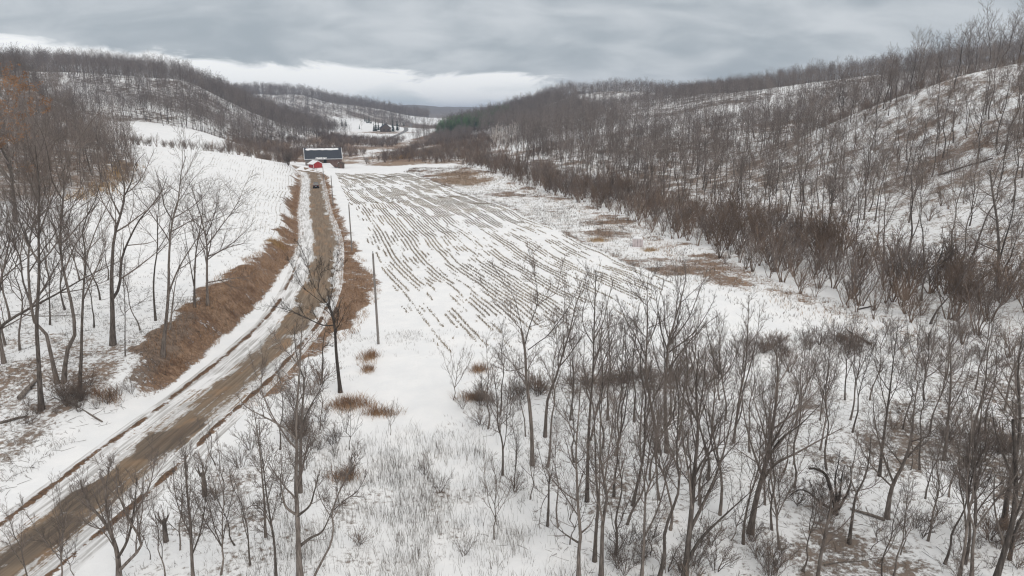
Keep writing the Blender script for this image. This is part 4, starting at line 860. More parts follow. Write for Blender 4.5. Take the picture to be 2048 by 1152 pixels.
# more trunks of the snowy grove: foot in the photograph, height, prototype
gg = np.random.default_rng(5)
GR = [(975, 858, 8, 2), (1029, 976, 5.5, 1), (1051, 873, 6.5, 0), (1095, 934, 11, 4), (1117, 1055, 7, 5), (1228, 993, 10.5, 0), (1228, 911, 10, 2), (1253, 1050, 9, 5), (1265, 1011, 12, 1), (1283, 1160, 11.5, 3), (1320, 1001, 9, 2),
      (1316, 1160, 13, 4), (1268, 843, 11, 0), (1439, 1030, 12, 1), (1466, 886, 9, 5), (1487, 1088, 9.5, 0), (1566, 945, 7, 2), (1588, 973, 10, 5), (1705, 865, 8, 0), (1860, 867, 9, 1), (1851, 998, 6, 0), (1855, 1081, 8, 2), (1898, 995, 7, 5),
      (1888, 1128, 8, 4), (1917, 1160, 11, 3), (1930, 1128, 10, 1), (1945, 1165, 12, 6), (1785, 1160, 6.5, 0), (1806, 858, 7, 2), (1603, 1142, 6, 2), (1654, 940, 9, 5), (1764, 1160, 6, 1), (1970, 868, 9, 0), (1415, 960, 12, 7), (1356, 880, 11, 3),
      (1238, 880, 10, 4), (1205, 895, 10.5, 5), (1150, 925, 8.5, 2), (1340, 1060, 10, 7), (1530, 1010, 9, 4), (1560, 1100, 8, 6), (1500, 905, 9, 2), (1540, 880, 8, 1), (1590, 850, 7, 3), (1640, 840, 8, 6), (1690, 800, 8, 3),
      (1740, 800, 8.5, 2), (1950, 780, 9, 4), (2010, 820, 11, 1), (2035, 980, 10, 7), (1600, 800, 6.5, 6), (1830, 760, 7.5, 6), (1890, 760, 8, 3), (1440, 800, 8, 6), (1290, 870, 9, 7), (1180, 880, 9, 6), (1000, 830, 8, 4), (1140, 840, 10, 1), (1215, 840, 11, 0), (1340, 830, 10, 6), (1450, 840, 10, 7), (1400, 1010, 10, 1), (1300, 960, 10, 7), (1230, 1110, 9, 4), (1545, 1060, 9, 3), (1640, 900, 8, 7), (1700, 840, 9, 3), (1850, 800, 9, 6), (1840, 940, 8, 4), (2020, 1120, 11, 1)]
order = 0
for u, v, H, p in GR:
    q = at(u, v); s = H / 12.
    plant('bare_tree', GROVE[p], q, near_label(FORM[p], q) or 'slim bare grey tree with fine rising twigs standing in the snowy grove', 'tree', 'slim bare trees of the snowy grove', gg.random() * 6.28, (s * gg.uniform(.92, 1.1), s * gg.uniform(.92, 1.1), s), (gg.normal(0, .05), gg.normal(0, .05)))
# left bank, a few more among the big ones
for u, v, H, p in ((40, 700, 12, 2), (188, 655, 9, 0), (280, 660, 8, 5), (20, 640, 13, 4), (60, 600, 13, 3), (130, 620, 12, 1), (200, 600, 11, 7), (-40, 800, 13, 3), (-30, 620, 13, 6), (100, 560, 12, 4), (0, 560, 12, 6), (45, 540, 12, 7), (95, 505, 11, 4), (160, 560, 11, 6), (30, 500, 11, 3), (-20, 480, 12, 1), (70, 460, 10, 6), (10, 690, 12, 7), (215, 560, 9, 2), (100, 650, 10, 3)):
    q = at(u, v); s = H / 12.
    plant('bare_tree', GROVE[p], q, near_label(FORM[p], q) or 'thin bare tree standing in snow among the bigger trees of the left bank', 'tree', 'thin trees of the left bank', gg.random() * 6.28, s, (gg.normal(0, .06), gg.normal(0, .06)))
# bottom left, right of the road
for u, v, H, p in ((470, 1090, 5, 2), (440, 1150, 6.5, 6), (500, 1130, 6, 1), (330, 1160, 5, 3), (120, 1170, 6, 6), (60, 1180, 5, 3), (560, 900, 6.5, 4), (640, 860, 5.5, 2), (520, 790, 4.5, 6)):
    q = at(u, v); s = H / 12.
    plant('bare_tree', GROVE[p], q, near_label('small ' + FORM[p], q) or 'small bare tree with a thin stem below the lower edge of the road', 'tree', 'small trees below the road', gg.random() * 6.28, s * 1.05, (gg.normal(0, .08), gg.normal(0, .08)))
N_NEAR = len(HERO) + len(GR) + 29
# saplings
SP = [(u, v) for u, v in ((560, 1010), (680, 1010), (450, 1010), (300, 1120), (700, 900), (905, 800), (780, 870), (990, 1080), (1060, 1000), (1140, 1090), (1230, 1100), (1300, 1110), (1400, 1040), (1460, 1080), (1555, 1040), (1620, 1060), (1740, 1100), (1800, 1110), (1820, 940),
                          (1910, 850), (1760, 860), (1650, 890), (1550, 800), (1620, 780), (1500, 760), (1410, 750), (1660, 700), (1000, 870), (960, 820), (1020, 830), (1110, 850), (1230, 830), (1350, 800), (1480, 980), (1585, 930), (1720, 950), (1960, 950), (2000, 1000), (1875, 1030), (150, 1150), (360, 1100), (430, 930), (1190, 1040), (1270, 940), (1330, 960))]
for u, v in SP:
    q = at(u, v); s = gg.uniform(.55, 1.05)
    plant('sapling', SAPL[gg.integers(5)], q, near_label('thin bare sapling', q) or 'thin bare sapling with fine twigs rising from the snow', 'sapling', 'saplings in the snow', gg.random() * 6.28, s, (gg.normal(0, .07), gg.normal(0, .07)))

# ------------------------------------------------------------------ woods
def jitter_grid(x0, x1, y0, y1, s, g):
    x, y = np.meshgrid(np.arange(x0, x1, s), np.arange(y0, y1, s)); x = x.ravel() + g.uniform(-.5, .5, x.size) * s; y = y.ravel() + g.uniform(-.5, .5, x.size) * s
    return x, y
def in_view(x, y, z, m=140, top=20.):
    u, v, d = to_px(np.c_[x, y, z]); return (u > -m) & (u < 2048 + m) & (d > 5)
gw = np.random.default_rng(41)
def opens(x, y):
    k = np.zeros(len(x))
    for cx, cy, rx, ry in OPEN: k = np.maximum(k, ell(x, y, cx, cy, rx, ry, 0, .3, .15, 3, 30))
    return k
def visible(x, y, z, h):
    """keeps what the ground does not hide (top of the tree against the terrain between it and the camera)"""
    ok = np.ones(len(x), bool); zt = z + h * 1.05
    for t in np.linspace(.12, .97, 30):
        ok &= ~(height(x * t, y * t) > CAM_Z + (zt - CAM_Z) * t + .3)
    return ok
wood = []   # x, y, z, scale, kind
def gather(x0, x1, y0, y1, s, keep, hmin, hmax, kind, hide=True):
    x, y = jitter_grid(x0, x1, y0, y1, s, gw); k = keep(x, y) > gw.random(len(x)); x, y = x[k], y[k]; z = height(x, y)
    k = in_view(x, y, z); x, y, z = x[k], y[k], z[k]
    h = gw.uniform(hmin, hmax, len(x))
    if hide: k = visible(x, y, z, h); x, y, z, h = x[k], y[k], z[k], h[k]
    h = h * np.where((x > 60) & (np.hypot(x, y) > 330), .70, 1.)
    wood.append(np.c_[x, y, z, h / 15., np.full(len(x), kind)])
glade = lambda x, y: 1 - .9 * ell(x, y, -4, 388, 15, 48, .02, .3, .2, 4, 12)     # open snowy toe below the birches
gather(-40, 330, 66, 430, 6.0, lambda x, y: glade(x, y) * wood_right(x, y) * np.where(np.hypot(x, y) > 270, .98, .12 + .95 * sstep(.30, .62, fbm(x / 28, y / 28, 91))) * (np.hypot(x, y) < 430), 11, 18, 0)
gather(-420, -80, 66, 445, 5.4, lambda x, y: left_wood(x, y) * (1 - opens(x, y)) * .9, 9, 15, 1)
gather(-520, 520, 330, 960, 5.6, lambda x, y: hill_wood(x, y) * (1 - opens(x, y)) * glade(x, y) * np.where(x > 0, 1., .55 + .8 * fbm(x / 60, y / 60, 77)) * (np.hypot(x, y) > 430), 12, 18, 2)
gather(-900, 120, 900, 1750, 8.0, lambda x, y: sstep(5, 12, height(x, y)) * (1 - opens(x, y)) * .95 * (x < -.118 * y), 13, 19, 2)
gather(-200, 60, 520, 1500, 7.5, lambda x, y: valley_wood(x, y), 8, 12, 2)
W_ = np.concatenate(wood)
dd = np.hypot(W_[:, 0], W_[:, 1]) / W_[:, 3]
nearest = np.argsort(dd)[:max(0, 298 - N_NEAR)]
mask = np.zeros(len(W_), bool); mask[nearest] = True
for i in nearest:
    x, y, z, s, k = W_[i]
    if k == 1: lab, grp = 'bare tree of the dense brown wood above the left field', 'trees of the wood on the left'
    else: lab, grp = near_label(('tall ' if s > 1.05 else 'short ' if s < .85 else '') + 'bare slope tree', (x, y), far=26) or 'bare grey tree growing on the snowy wooded slope at the right', 'trees on the wooded slope at the right'
    plant('bare_tree', MID[gw.integers(len(MID))], (x, y, z), lab, 'tree', grp, gw.random() * 6.28, (s * gw.uniform(.85, 1.15), s * gw.uniform(.85, 1.15), s), (gw.normal(0, .05), gw.normal(0, .05)))

def joined(parts_list, name):
    """one unlinked object per prototype, for the instancer"""
    out = []
    for parts in parts_list:
        Vs, Fs, Ms, mats, b = [], [], [], [], 0
        for nm, me in parts:
            v = np.empty(len(me.vertices) * 3, np.float32); me.vertices.foreach_get('co', v); f = np.empty(len(me.loops), np.int32); me.loops.foreach_get('vertex_index', f)
            m = me.materials[0]
            if m not in mats: mats.append(m)
            f = f.reshape(-1, 4); Vs.append(v.reshape(-1, 3)); Fs.append(f + b); Ms.append(np.full(len(f), mats.index(m), np.int32)); b += len(me.vertices)
        me = np_mesh(name, np.concatenate(Vs), np.concatenate(Fs), mats, True); me.polygons.foreach_set('material_index', np.concatenate(Ms))
        out.append(bpy.data.objects.new(name, me))
    return out
def instancer(name, pts, rot, scl, idx, protos, label, cat=None):
    me = bpy.data.meshes.new(name); me.vertices.add(len(pts)); me.vertices.foreach_set('co', np.ascontiguousarray(pts, np.float32).ravel())
    a = me.attributes.new('rot', 'FLOAT_VECTOR', 'POINT'); a.data.foreach_set('vector', np.ascontiguousarray(rot, np.float32).ravel())
    a = me.attributes.new('scl', 'FLOAT_VECTOR', 'POINT'); a.data.foreach_set('vector', np.ascontiguousarray(scl, np.float32).ravel())
    a = me.attributes.new('idx', 'INT', 'POINT'); a.data.foreach_set('value', np.ascontiguousarray(idx, np.int32))
    o = tag(mesh_obj(name, me), label, None, None, 'stuff')
    ng = bpy.data.node_groups.new(name, 'GeometryNodeTree'); ng.interface.new_socket('Geometry', in_out='INPUT', socket_type='NodeSocketGeometry'); ng.interface.new_socket('Geometry', in_out='OUTPUT', socket_type='NodeSocketGeometry')
    n, l = ng.nodes, ng.links; gi, go = n.new('NodeGroupInput'), n.new('NodeGroupOutput')
    iop = n.new('GeometryNodeInstanceOnPoints'); l.new(gi.outputs[0], iop.inputs['Points']); iop.inputs['Pick Instance'].default_value = True
    j = n.new('GeometryNodeJoinGeometry')
    for p in protos:
        oi = n.new('GeometryNodeObjectInfo'); oi.inputs['Object'].default_value = p; oi.inputs['As Instance'].default_value = True; l.new(oi.outputs['Geometry'], j.inputs[0])
    l.new(j.outputs[0], iop.inputs['Instance'])
    def attr(nm, ty):
        q = n.new('GeometryNodeInputNamedAttribute'); q.data_type = ty; q.inputs['Name'].default_value = nm; return q.outputs['Attribute']
    er = n.new('FunctionNodeEulerToRotation'); l.new(attr('rot', 'FLOAT_VECTOR'), er.inputs[0]); l.new(er.outputs[0], iop.inputs['Rotation'])
    l.new(attr('scl', 'FLOAT_VECTOR'), iop.inputs['Scale']); l.new(attr('idx', 'INT'), iop.inputs['Instance Index'])
    l.new(iop.outputs[0], go.inputs[0]); md = o.modifiers.new('scatter', 'NODES'); md.node_group = ng
    return o
P_MID, P_FAR = joined(MID, 'mid'), joined(FAR, 'far')
def far_set(name, sel, protos, label, g=gw):
    A = W_[sel]; n = len(A); s = A[:, 3:4] * g.uniform(.85, 1.15, (n, 3))
    instancer(name, A[:, :3], np.c_[g.normal(0, .05, (n, 2)), g.random(n) * 6.28], s, g.integers(0, len(protos), n), protos, label); print(name, n)
rest = ~mask; rr_ = np.hypot(W_[:, 0], W_[:, 1])
far_set('slope_wood', rest & (W_[:, 4] == 0) & (rr_ < 260), P_MID, 'leafless wood covering the middle of the right-hand slope')
far_set('ridge_wood', rest & (W_[:, 4] == 0) & (rr_ >= 260), P_FAR, 'leafless wood higher up behind the right-hand slope')
if (rest & (W_[:, 4] == 1)).any(): far_set('brown_wood', rest & (W_[:, 4] == 1), P_MID, 'dense brown leafless wood above the left field')
far_set('hill_wood', rest & (W_[:, 4] == 2), P_FAR, 'grey leafless woods over the hills on both sides of the valley')

# scrub along the foot of the right-hand slope
x, y = jitter_grid(-40, 75, 66, 362, 2.7, gw)
off = x - belt_x(y); k = (off > .5) & (off < np.interp(y, [66, 110, 200, 360], [26, 24, 18, 14])) & (gw.random(len(x)) < (.26 + .9 * fbm(x / 14, y / 14, 93)) * np.interp(y, [66, 110], [.75, 1])); x, y = x[k], y[k]
z = height(x, y); k = in_view(x, y, z); x, y, z = x[k], y[k], z[k]; sc_ = gw.uniform(.6, 1.55, len(x)) * np.interp(x - belt_x(y), [0, 6], [.6, 1.15])
o_ = np.argsort(np.hypot(x, y) / sc_); k1 = o_[:150]; k2 = o_[150:]
for i in k1:
    plant('thicket_tree', THICK[gw.integers(5)], (x[i], y[i], z[i]), near_label(('tall ' if sc_[i] > 1.2 else 'low ' if sc_[i] < .8 else '') + 'brown thicket tree', (x[i], y[i]), far=18) or 'brown many stemmed thicket tree in the scrub belt below the right-hand slope', 'small tree', 'thicket trees of the scrub belt', gw.random() * 6.28, sc_[i] * gw.uniform(.9, 1.1))
P_THICK = joined(THICK, 'thicket')
def scrub(name, x, y, s, label, protos=None):
    z = height(x, y); n = len(x); instancer(name, np.c_[x, y, z], np.c_[np.zeros((n, 2)), gw.random(n) * 6.28], np.c_[s, s, s], gw.integers(0, 5 if protos is None else len(protos), n), protos or P_THICK, label); print(name, n)
scrub('scrub_belt', x[k2], y[k2], sc_[k2], 'brown scrub belt running up the valley between field and wooded slope')
# undergrowth in the slope wood and the left wood, marsh scrub behind the barn, hedge behind the left field
def pick(x0, x1, y0, y1, s, f, lo, hi):
    x, y = jitter_grid(x0, x1, y0, y1, s, gw); k = f(x, y) > gw.random(len(x)); x, y = x[k], y[k]; z = height(x, y); k = in_view(x, y, z, 100); x, y, z = x[k], y[k], z[k]; k = visible(x, y, z, np.full(len(x), 5.))
    return x[k], y[k], gw.uniform(lo, hi, k.sum())
u_ = pick(0, 250, 66, 400, 3.9, lambda x, y: glade(x, y) * wood_right(x, y) * (.18 + .8 * sstep(.44, .60, fbm(x / 13, y / 13, 95))), .25, .9); scrub('slope_undergrowth', *u_, 'patches of brown undergrowth on the right-hand slope')
u_ = pick(-300, -80, 66, 320, 3.0, lambda x, y: left_wood(x, y) * .5, .4, 1.0); scrub('wood_undergrowth', *u_, 'brown undergrowth filling the wood above the left field')
u_ = pick(-260, 60, 374, 720, 3.6, lambda x, y: glade(x, y) * sstep(10, 5, height(x, y)) * sstep(.38, .54, fbm(x / 30, y / 60, 97)) * (np.abs(x + 95) > 14) * np.where(y < 376, 0, 1), .5, 1.25); scrub('marsh_scrub', *u_, 'brown scrub of the valley bottom beyond the barn')
hl = smooth_line([at(u, v)[:2] for u, v in ((250, 289), (330, 296), (420, 304), (500, 314), (578, 322))], 2.2) * 1.02
u_ = np.concatenate([hl + gw.normal(0, 2.6, hl.shape) for _ in range(3)]); scrub('hedge_scrub', u_[:, 0], u_[:, 1] + 4, gw.uniform(.4, 1., len(u_)), 'dark hedge scrub along the far edge of the left field')

q = at(577, 331); plant('round_bush', tree_meshes('p', thicket_stems(g1, 5, 18, .55), dict(limb=8, t0=.12, ll=.4, la=.55, br=5, tw=4, fine=0, rmin=.03, sl=3, ss=4, up=.5), g1), q, 'round dark bush at the corner of the left field near the barn', 'bush', None, .6, 1.35)
# shrubs near by
SH = [(480, 935, 1.2), (500, 900, 1.5), (590, 800, 1.2), (640, 770, 1.6), (625, 790, 1.3), (580, 860, 1.1), (1030, 985, 1.0), (1020, 800, 1.4), (1080, 790, 1.5), (1040, 820, 1.2), (960, 850, 1.2), (1170, 770, 1.3), (1210, 770, 1.2), (1290, 770, 1.4), (1350, 760, 1.4), (1400, 755, 1.3), (1430, 770, 1.2), (1250, 765, 1.2),
      (1480, 715, 1.5), (1530, 705, 1.4), (1640, 690, 1.7), (1670, 680, 1.6), (1620, 700, 1.5), (1700, 695, 1.3), (1580, 745, 1.4), (1760, 745, 1.3), (1560, 965, .9), (1660, 1040, 1.0), (1640, 1010, 1.2), (1595, 1010, .9), (1900, 880, 1.1), (1840, 870, 1.0), (130, 800, 1.5), (165, 800, 1.2), (180, 770, 1.1), (60, 850, 1.0), (410, 935, .9), (2010, 900, 1.5), (1980, 1080, 1.3),
      (430, 1000, .9), (610, 940, 1.3), (700, 960, 1.0), (850, 950, .9), (880, 985, 1.0), (720, 1090, .9), (930, 1110, 1.0), (1250, 1150, 1.2), (1330, 1140, 1.2), (1430, 1140, 1.3), (1540, 1150, 1.1), (1900, 820, 1.4), (1960, 720, 1.6), (1930, 690, 1.6), (1860, 700, 1.5), (1800, 700, 1.4), (1780, 670, 1.4)]
for u, v, s in SH:
    q = at(u, v); plant('shrub', SHRUB[gg.integers(3)], q, near_label('low twiggy shrub', q) or 'low bare twiggy shrub growing out of the snow', 'shrub', 'low shrubs in the snow', gg.random() * 6.28, s * gg.uniform(.85, 1.15))

bx_ = []
for (u0, v0, u1, v1, n, sd) in ((940, 800, 1110, 785, 14, 1.3), (1110, 785, 1460, 755, 40, 1.6), (1460, 715, 1600, 700, 18, 1.3), (1600, 690, 1780, 690, 30, 1.7), (1780, 720, 2040, 690, 34, 2.6), (1180, 1140, 1560, 1120, 26, 1.6), (560, 850, 680, 900, 22, 1.5), (1850, 870, 2040, 900, 24, 1.8), (1900, 1060, 2040, 1100, 20, 1.6), (80, 820, 260, 790, 18, 1.6)):
    a_, b_ = at(u0, v0), at(u1, v1); t_2 = gw.random(n); bx_.append(np.c_[a_[0] + (b_[0] - a_[0]) * t_2 + gw.normal(0, sd, n), a_[1] + (b_[1] - a_[1]) * t_2 + gw.normal(0, sd, n)])
bx_ = np.concatenate(bx_); scrub('brush_line', bx_[:, 0], bx_[:, 1], gw.uniform(.5, 1.15, len(bx_)), 'low dark brush running between the trees of the grove', joined(SHRUB, 'brush'))
# birches in front of the far right wood
BIR = [tree_meshes('p', auto_stems(g1, 14, .30, (g1.normal(0, 1.6), 0), 2, .3, .2, .015), dict(LOD2, bark=M_BIRCH, twig=M_BIRCH, limb=7, br=2, tw=1, rmin=.06), g1) for _ in range(3)]
for u, v in ((985, 297), (991, 293), (998, 298), (1004, 292), (1010, 299), (1018, 294), (1025, 290), (1031, 295)):
    q = at(u, v); plant('birch_tree', BIR[gg.integers(3)], q, 'pale trunked birch standing at the edge of the far right-hand wood', 'tree', 'pale birches of the far wood', gg.random() * 6.28, gg.uniform(.8, 1.05))
for u, v, s in ((1268, 402, .5), (1283, 405, .45), (1560, 420, .8)):
    q = at(u, v); plant('birch_tree', BIR[gg.integers(3)], q, 'small pale barked birch rising out of the brown scrub', 'tree', 'small pale birches in the scrub', gg.random() * 6.28, s)

# conifers
def conifer(g, H, w_, tiers, m, pine=False):
    P = []; 
    for i in range(tiers):
        t = (i + g.uniform(.0, .6)) / tiers; zc_ = H * ((.34 if pine else .06) + (.66 if pine else .94) * t); rad = w_ * ((1 - t) ** .8 if not pine else (1 - .75 * t)) * g.uniform(.75, 1.1)
        k = max(5, int(11 * (1 - t)))
        for j in range(k):
            a = j * 6.28 / k + g.uniform(0, 1); r_ = rad * g.uniform(.7, 1.12) + .12; c, s = math.cos(a), math.sin(a); wd = r_ * .42; dz = -r_ * (.30 if not pine else -.05)
            p0 = np.array([0, 0, zc_ + .25 * rad]); p2 = np.array([c * r_, s * r_, zc_ + dz]); m1 = np.array([c * r_ * .55 - s * wd, s * r_ * .55 + c * wd, zc_ + dz * .35 - .1]); m2 = np.array([c * r_ * .55 + s * wd, s * r_ * .55 - c * wd, zc_ + dz * .35 - .1])
            P += [p0, m1, p2, m2]
    V = np.array(P); return np_mesh('crown', V, np.arange(len(V)).reshape(-1, 4), [m])
CON = []
for i in range(3):
    H = 13; tr = MB().tube([(0, 0, -.3), (0, 0, H * .9)], [.22, .04], 6, False).build('trunk', M_BARK); me = tr.data; bpy.data.objects.remove(tr)
    CON.append([('trunk', me), ('crown', conifer(gg, H, 2.7 + .3 * i, 15, M_NEEDLE))])
for u, v, s in ((719, 258, .55), (748, 262, .9), (752, 262, 1.2), (757, 260, 1.0), (776, 262, .8), (786, 263, 1.35), (795, 262, 1.2), (808, 252, .8), (734, 246, .7), (738, 246, .8), (742, 247, .6), (730, 243, .7), (765, 252, .7), (640, 248, .9), (650, 250, .95), (660, 251, .8), (670, 252, .85), (684, 252, .9), (692, 253, .8), (634, 246, .8), (71, 172, 1.1)):
    q = at(u, v); plant('spruce_tree', CON[gg.integers(3)], q, 'dark spruce standing far off among snowy fields' if u > 700 else 'dark green spruce at the wooded hill foot' if u > 500 else 'single dark spruce in the left-hand wood',
                        'tree', 'dark spruces of the far farm' if u > 700 else 'spruces at the hill foot' if u > 500 else None, gg.random() * 6.28, s)
PINE = []
for i in range(3):
    tr = MB().tube([(0, 0, -.3), (0, 0, 12)], [.2, .05], 5, False).build('trunk', M_BARK); me = tr.data; bpy.data.objects.remove(tr)
    PINE.append([('trunk', me), ('crown', conifer(gg, 14, 2.9, 9, M_PINE, True))])
px_ = [at(u, v)[:2] for u, v in ((908, 262), (935, 258), (962, 254), (985, 250))]
xs_, ys_ = [], []
for (a, b_) in px_:
    n = 110; xs_.append(a + gg.uniform(-17, 17, n)); ys_.append(b_ + gg.uniform(-40, 50, n))
scrub('pine_plantation', np.concatenate(xs_), np.concatenate(ys_), gg.uniform(.8, 1.15, 440), 'green pine plantation at the toe of the far right-hand hill', joined(PINE, 'pine'))

# oak that keeps its dry orange leaves, at the left
gq = np.random.default_rng(77)
q = pz(10, 330, 118); q[2] = h1(q[0], q[1]); Hq = pz(10, 112, 118)[2] - q[2]
stems = auto_stems(gq, Hq, .28, (-.8, 0), 3, .35, .35, .015); oak = tree_meshes('oak', stems, dict(LOD1, limb=13, br=6, tw=4, t0=.28, ll=.40, la=.8), gq)
e = plant('oak_tree', oak, q, 'oak at the left edge still holding its dry orange brown leaves', 'tree')
me = oak[-1][1]; v = np.empty(len(me.vertices) * 3, np.float32); me.vertices.foreach_get('co', v); v = v.reshape(-1, 3); v = v[len(v) // 2:]
c = v[gq.integers(0, len(v), 11000)]; c = c[(fbm(c[:, 0] / 2.2 + 50, c[:, 2] / 2.2 + c[:, 1] / 3, 7) > .47)] ; c = c + gq.normal(0, .22, c.shape); a = unit(gq.normal(0, 1, c.shape)) * .15; b_ = unit(np.cross(a, gq.normal(0, 1, c.shape))) * .12
V = np.stack([c - a, c + b_, c + a, c - b_], 1).reshape(-1, 3); tag(mesh_obj('dry_leaves', np_mesh('dry_leaves', V, np.arange(len(V)).reshape(-1, 4), [M_OAKLEAF]), e), kind='stuff')
print('tree tris', TRIS[0])

# ------------------------------------------------------------------ logs and stumps
def log(p, q, r, label, snow=True):
    A = at(*p); B = at(*q); d = B - A; L = np.linalg.norm(d); B = A + d * min(1, 13 / L); B[2] = h1(B[0], B[1]); d = B - A; L = np.linalg.norm(d); A = A + [0, 0, r * .8]; B = B + [0, 0, r * .8]
    e = empty('fallen_log', tuple(A), label, 'log'); mid = (B - A) * .5 + [0, 0, r * .25]
    MB().tube([(0, 0, 0), tuple(mid), tuple(B - A)], [r, r * .85, r * .6], 9).build('log_stem', M_BARK, e)
    if snow: MB().tube([(0, 0, r * .45), tuple(mid + [0, 0, r * .42]), tuple(B - A + [0, 0, r * .28])], [r * .72, r * .66, r * .45], 8).build('log_snow', M_SNOW, e)
    n = unit(np.cross(d, [0, 0, 1])[None])[0]
    for t, s in ((.45, 1), (.7, -1), (.85, 1)):
        b = (B - A) * t; MB().tube([tuple(b), tuple(b + d * .10 + n * s * L * .12 + [0, 0, L * .08]), tuple(b + d * .16 + n * s * L * .2 + [0, 0, L * .16])], [r * .3, r * .2, r * .08], 5).build('broken_branch', M_BARK, e)
log((40, 800), (73, 764), .24, 'broken grey log leaning up beside the tall clean trunk', False)
log((1742, 690), (1696, 664), .20, 'snow topped fallen log at the edge of the brown scrub, nearer of two')
log((1722, 694), (1704, 668), .16, 'shorter snow topped fallen log crossing its neighbour by the brown scrub')
log((1715, 620), (1752, 612), .14, 'snow covered log end at the scrub foot above the crossed logs')
log((1875, 352), (1985, 318), .22, 'long dark fallen trunk lying across the middle of the slope', False)
log((1820, 168), (1925, 172), .25, 'dark fallen trunk lying just under the crest of the slope', False)
log((0, 848), (55, 834), .12, 'thin fallen pole lying in the snow at the left edge', False)
log((135, 805), (205, 845), .10, 'long thin fallen branch on the snow below the left bank trees', False)
log((1770, 1042), (1700, 1020), .11, 'dark curved fallen limb at the foot of the forked brown tree', False)
for u, v, vt, lab, r in ((332, 1083, 1040, 'short dark stump with sprouting shoots below the road', .14), (410, 992, 945, 'broken stump with splintered top just below the road edge', .16)):
    q = at(u, v); d = q[1]; h = pz(u, vt, d)[2] - q[2]; e = empty('tree_stump', tuple(q), lab, 'stump')
    MB().tube([(0, 0, -.2), (.02, 0, h * .5), (.05, .02, h)], [r * 1.25, r * .95, r * .8], 9).build('stump_stem', M_BARK, e)
    for k in range(7):
        a = k * .9; MB().tube([(.12 * math.cos(a), .12 * math.sin(a), h * .85), (.35 * math.cos(a), .3 * math.sin(a), h * 1.15), (.5 * math.cos(a + .3), .45 * math.sin(a), h * (1.35 + .1 * (k % 3)))], [.045, .03, .01], 5).build('shoot', M_BARK, e)

# ------------------------------------------------------------------ grass, stubble, weeds: baked tufts
gs = np.random.default_rng(91)
def bake(name, x, y, blades, hgt, wid, spread, lean, m, label, z=None, hs=None):
    """every tuft: a few thin bent blades of two quads tapering to a tip"""
    n = len(x); z = height(x, y) if z is None else z; hs = np.ones(n) if hs is None else hs
    N = n * blades; X_ = np.repeat(x, blades) + gs.normal(0, spread, N); Y_ = np.repeat(y, blades) + gs.normal(0, spread, N); Z_ = np.repeat(z, blades) - .04
    h = np.repeat(hs, blades) * hgt * gs.uniform(.55, 1.25, N); a = gs.random(N) * 6.28; ln = lean * gs.uniform(.2, 1.3, N) * h
    dx, dy = np.cos(a) * ln, np.sin(a) * ln; b = gs.random(N) * 6.28; wx, wy = np.cos(b) * wid, np.sin(b) * wid
    P0 = np.c_[X_ - wx, Y_ - wy, Z_]; P1 = np.c_[X_ + wx, Y_ + wy, Z_]; P2 = np.c_[X_ + dx * .4 + wx * .7, Y_ + dy * .4 + wy * .7, Z_ + h * .6]; P3 = np.c_[X_ + dx * .4 - wx * .7, Y_ + dy * .4 - wy * .7, Z_ + h * .6]
    P4 = np.c_[X_ + dx + wx * .15, Y_ + dy + wy * .15, Z_ + h]; P5 = np.c_[X_ + dx - wx * .15, Y_ + dy - wy * .15, Z_ + h]
    V = np.stack([P0, P1, P2, P3, P4, P5], 1).reshape(-1, 3); i = np.arange(N)[:, None] * 6
    Fq = np.concatenate([i + np.array([[0, 1, 2, 3]]), i + np.array([[3, 2, 4, 5]])])
    TRIS[0] += 2 * len(Fq)
    print(name, n, 2 * len(Fq)); return tag(mesh_obj(name, np_mesh(name, V, Fq, [m])), label, None, None, 'stuff')
def field(n, x0, x1, y0, y1, dens):
    x = gs.uniform(x0, x1, n); y = gs.uniform(y0, y1, n); k = dens(x, y) > gs.random(n); return x[k], y[k]

# stubble rows of the right-hand field
RX_, RY_ = [], []
for r_i in range(64):
    s = .8 + r_i * .80
    y = np.arange(66, 308, .15); y = y + gs.normal(0, .06, len(y)); xr = field_r(y) - s
    # rows bend round at the far headland
    xr = xr - np.where(y > 270, ((y - 270) / 38) ** 2 * 3.0, 0)
    wig = (vnoise(y / 24, np.full_like(y, r_i * .0), 5) - .5) * .6
    k = (xr > field_l(y) + 2.6)
    band = .5 + .5 * np.sin(s * 1.28 + 2.0 * vnoise(y / 60, np.zeros_like(y), 8))       # drill passes blown clear, others drifted over
    drift = fbm(xr / 11, y / 26, 15)
    p = np.clip(.16 + 1.0 * band * sstep(.28, .55, drift) + .3 * sstep(.5, .75, drift), 0, .97)
    k &= (y > np.interp(s, [0, 22, 40, 55], [94, 72, 66, 66]) + 9 * vnoise(s, s * 0, 3) + 2)
    near_fade = sstep(0, 22, y - np.interp(s, [0, 22, 40, 55], [94, 72, 66, 66])); p = p * near_fade
    k &= (.62 * vnoise(y / 5.5, np.full_like(y, r_i * 5.0), 12) + .18 * vnoise(y / .7, np.full_like(y, r_i * 3.0), 14) + .20 * gs.random(len(y))) < .22 + .62 * p
    RX_.append((xr + wig)[k]); RY_.append(y[k])
x, y = np.concatenate(RX_), np.concatenate(RY_); bake('field_stubble', x + gs.normal(0, .05, len(x)), y, 3, .26, .042, .07, .5, M_STUB, 'rows of corn stubble standing through the snow of the valley field')
RX_, RY_ = [], []
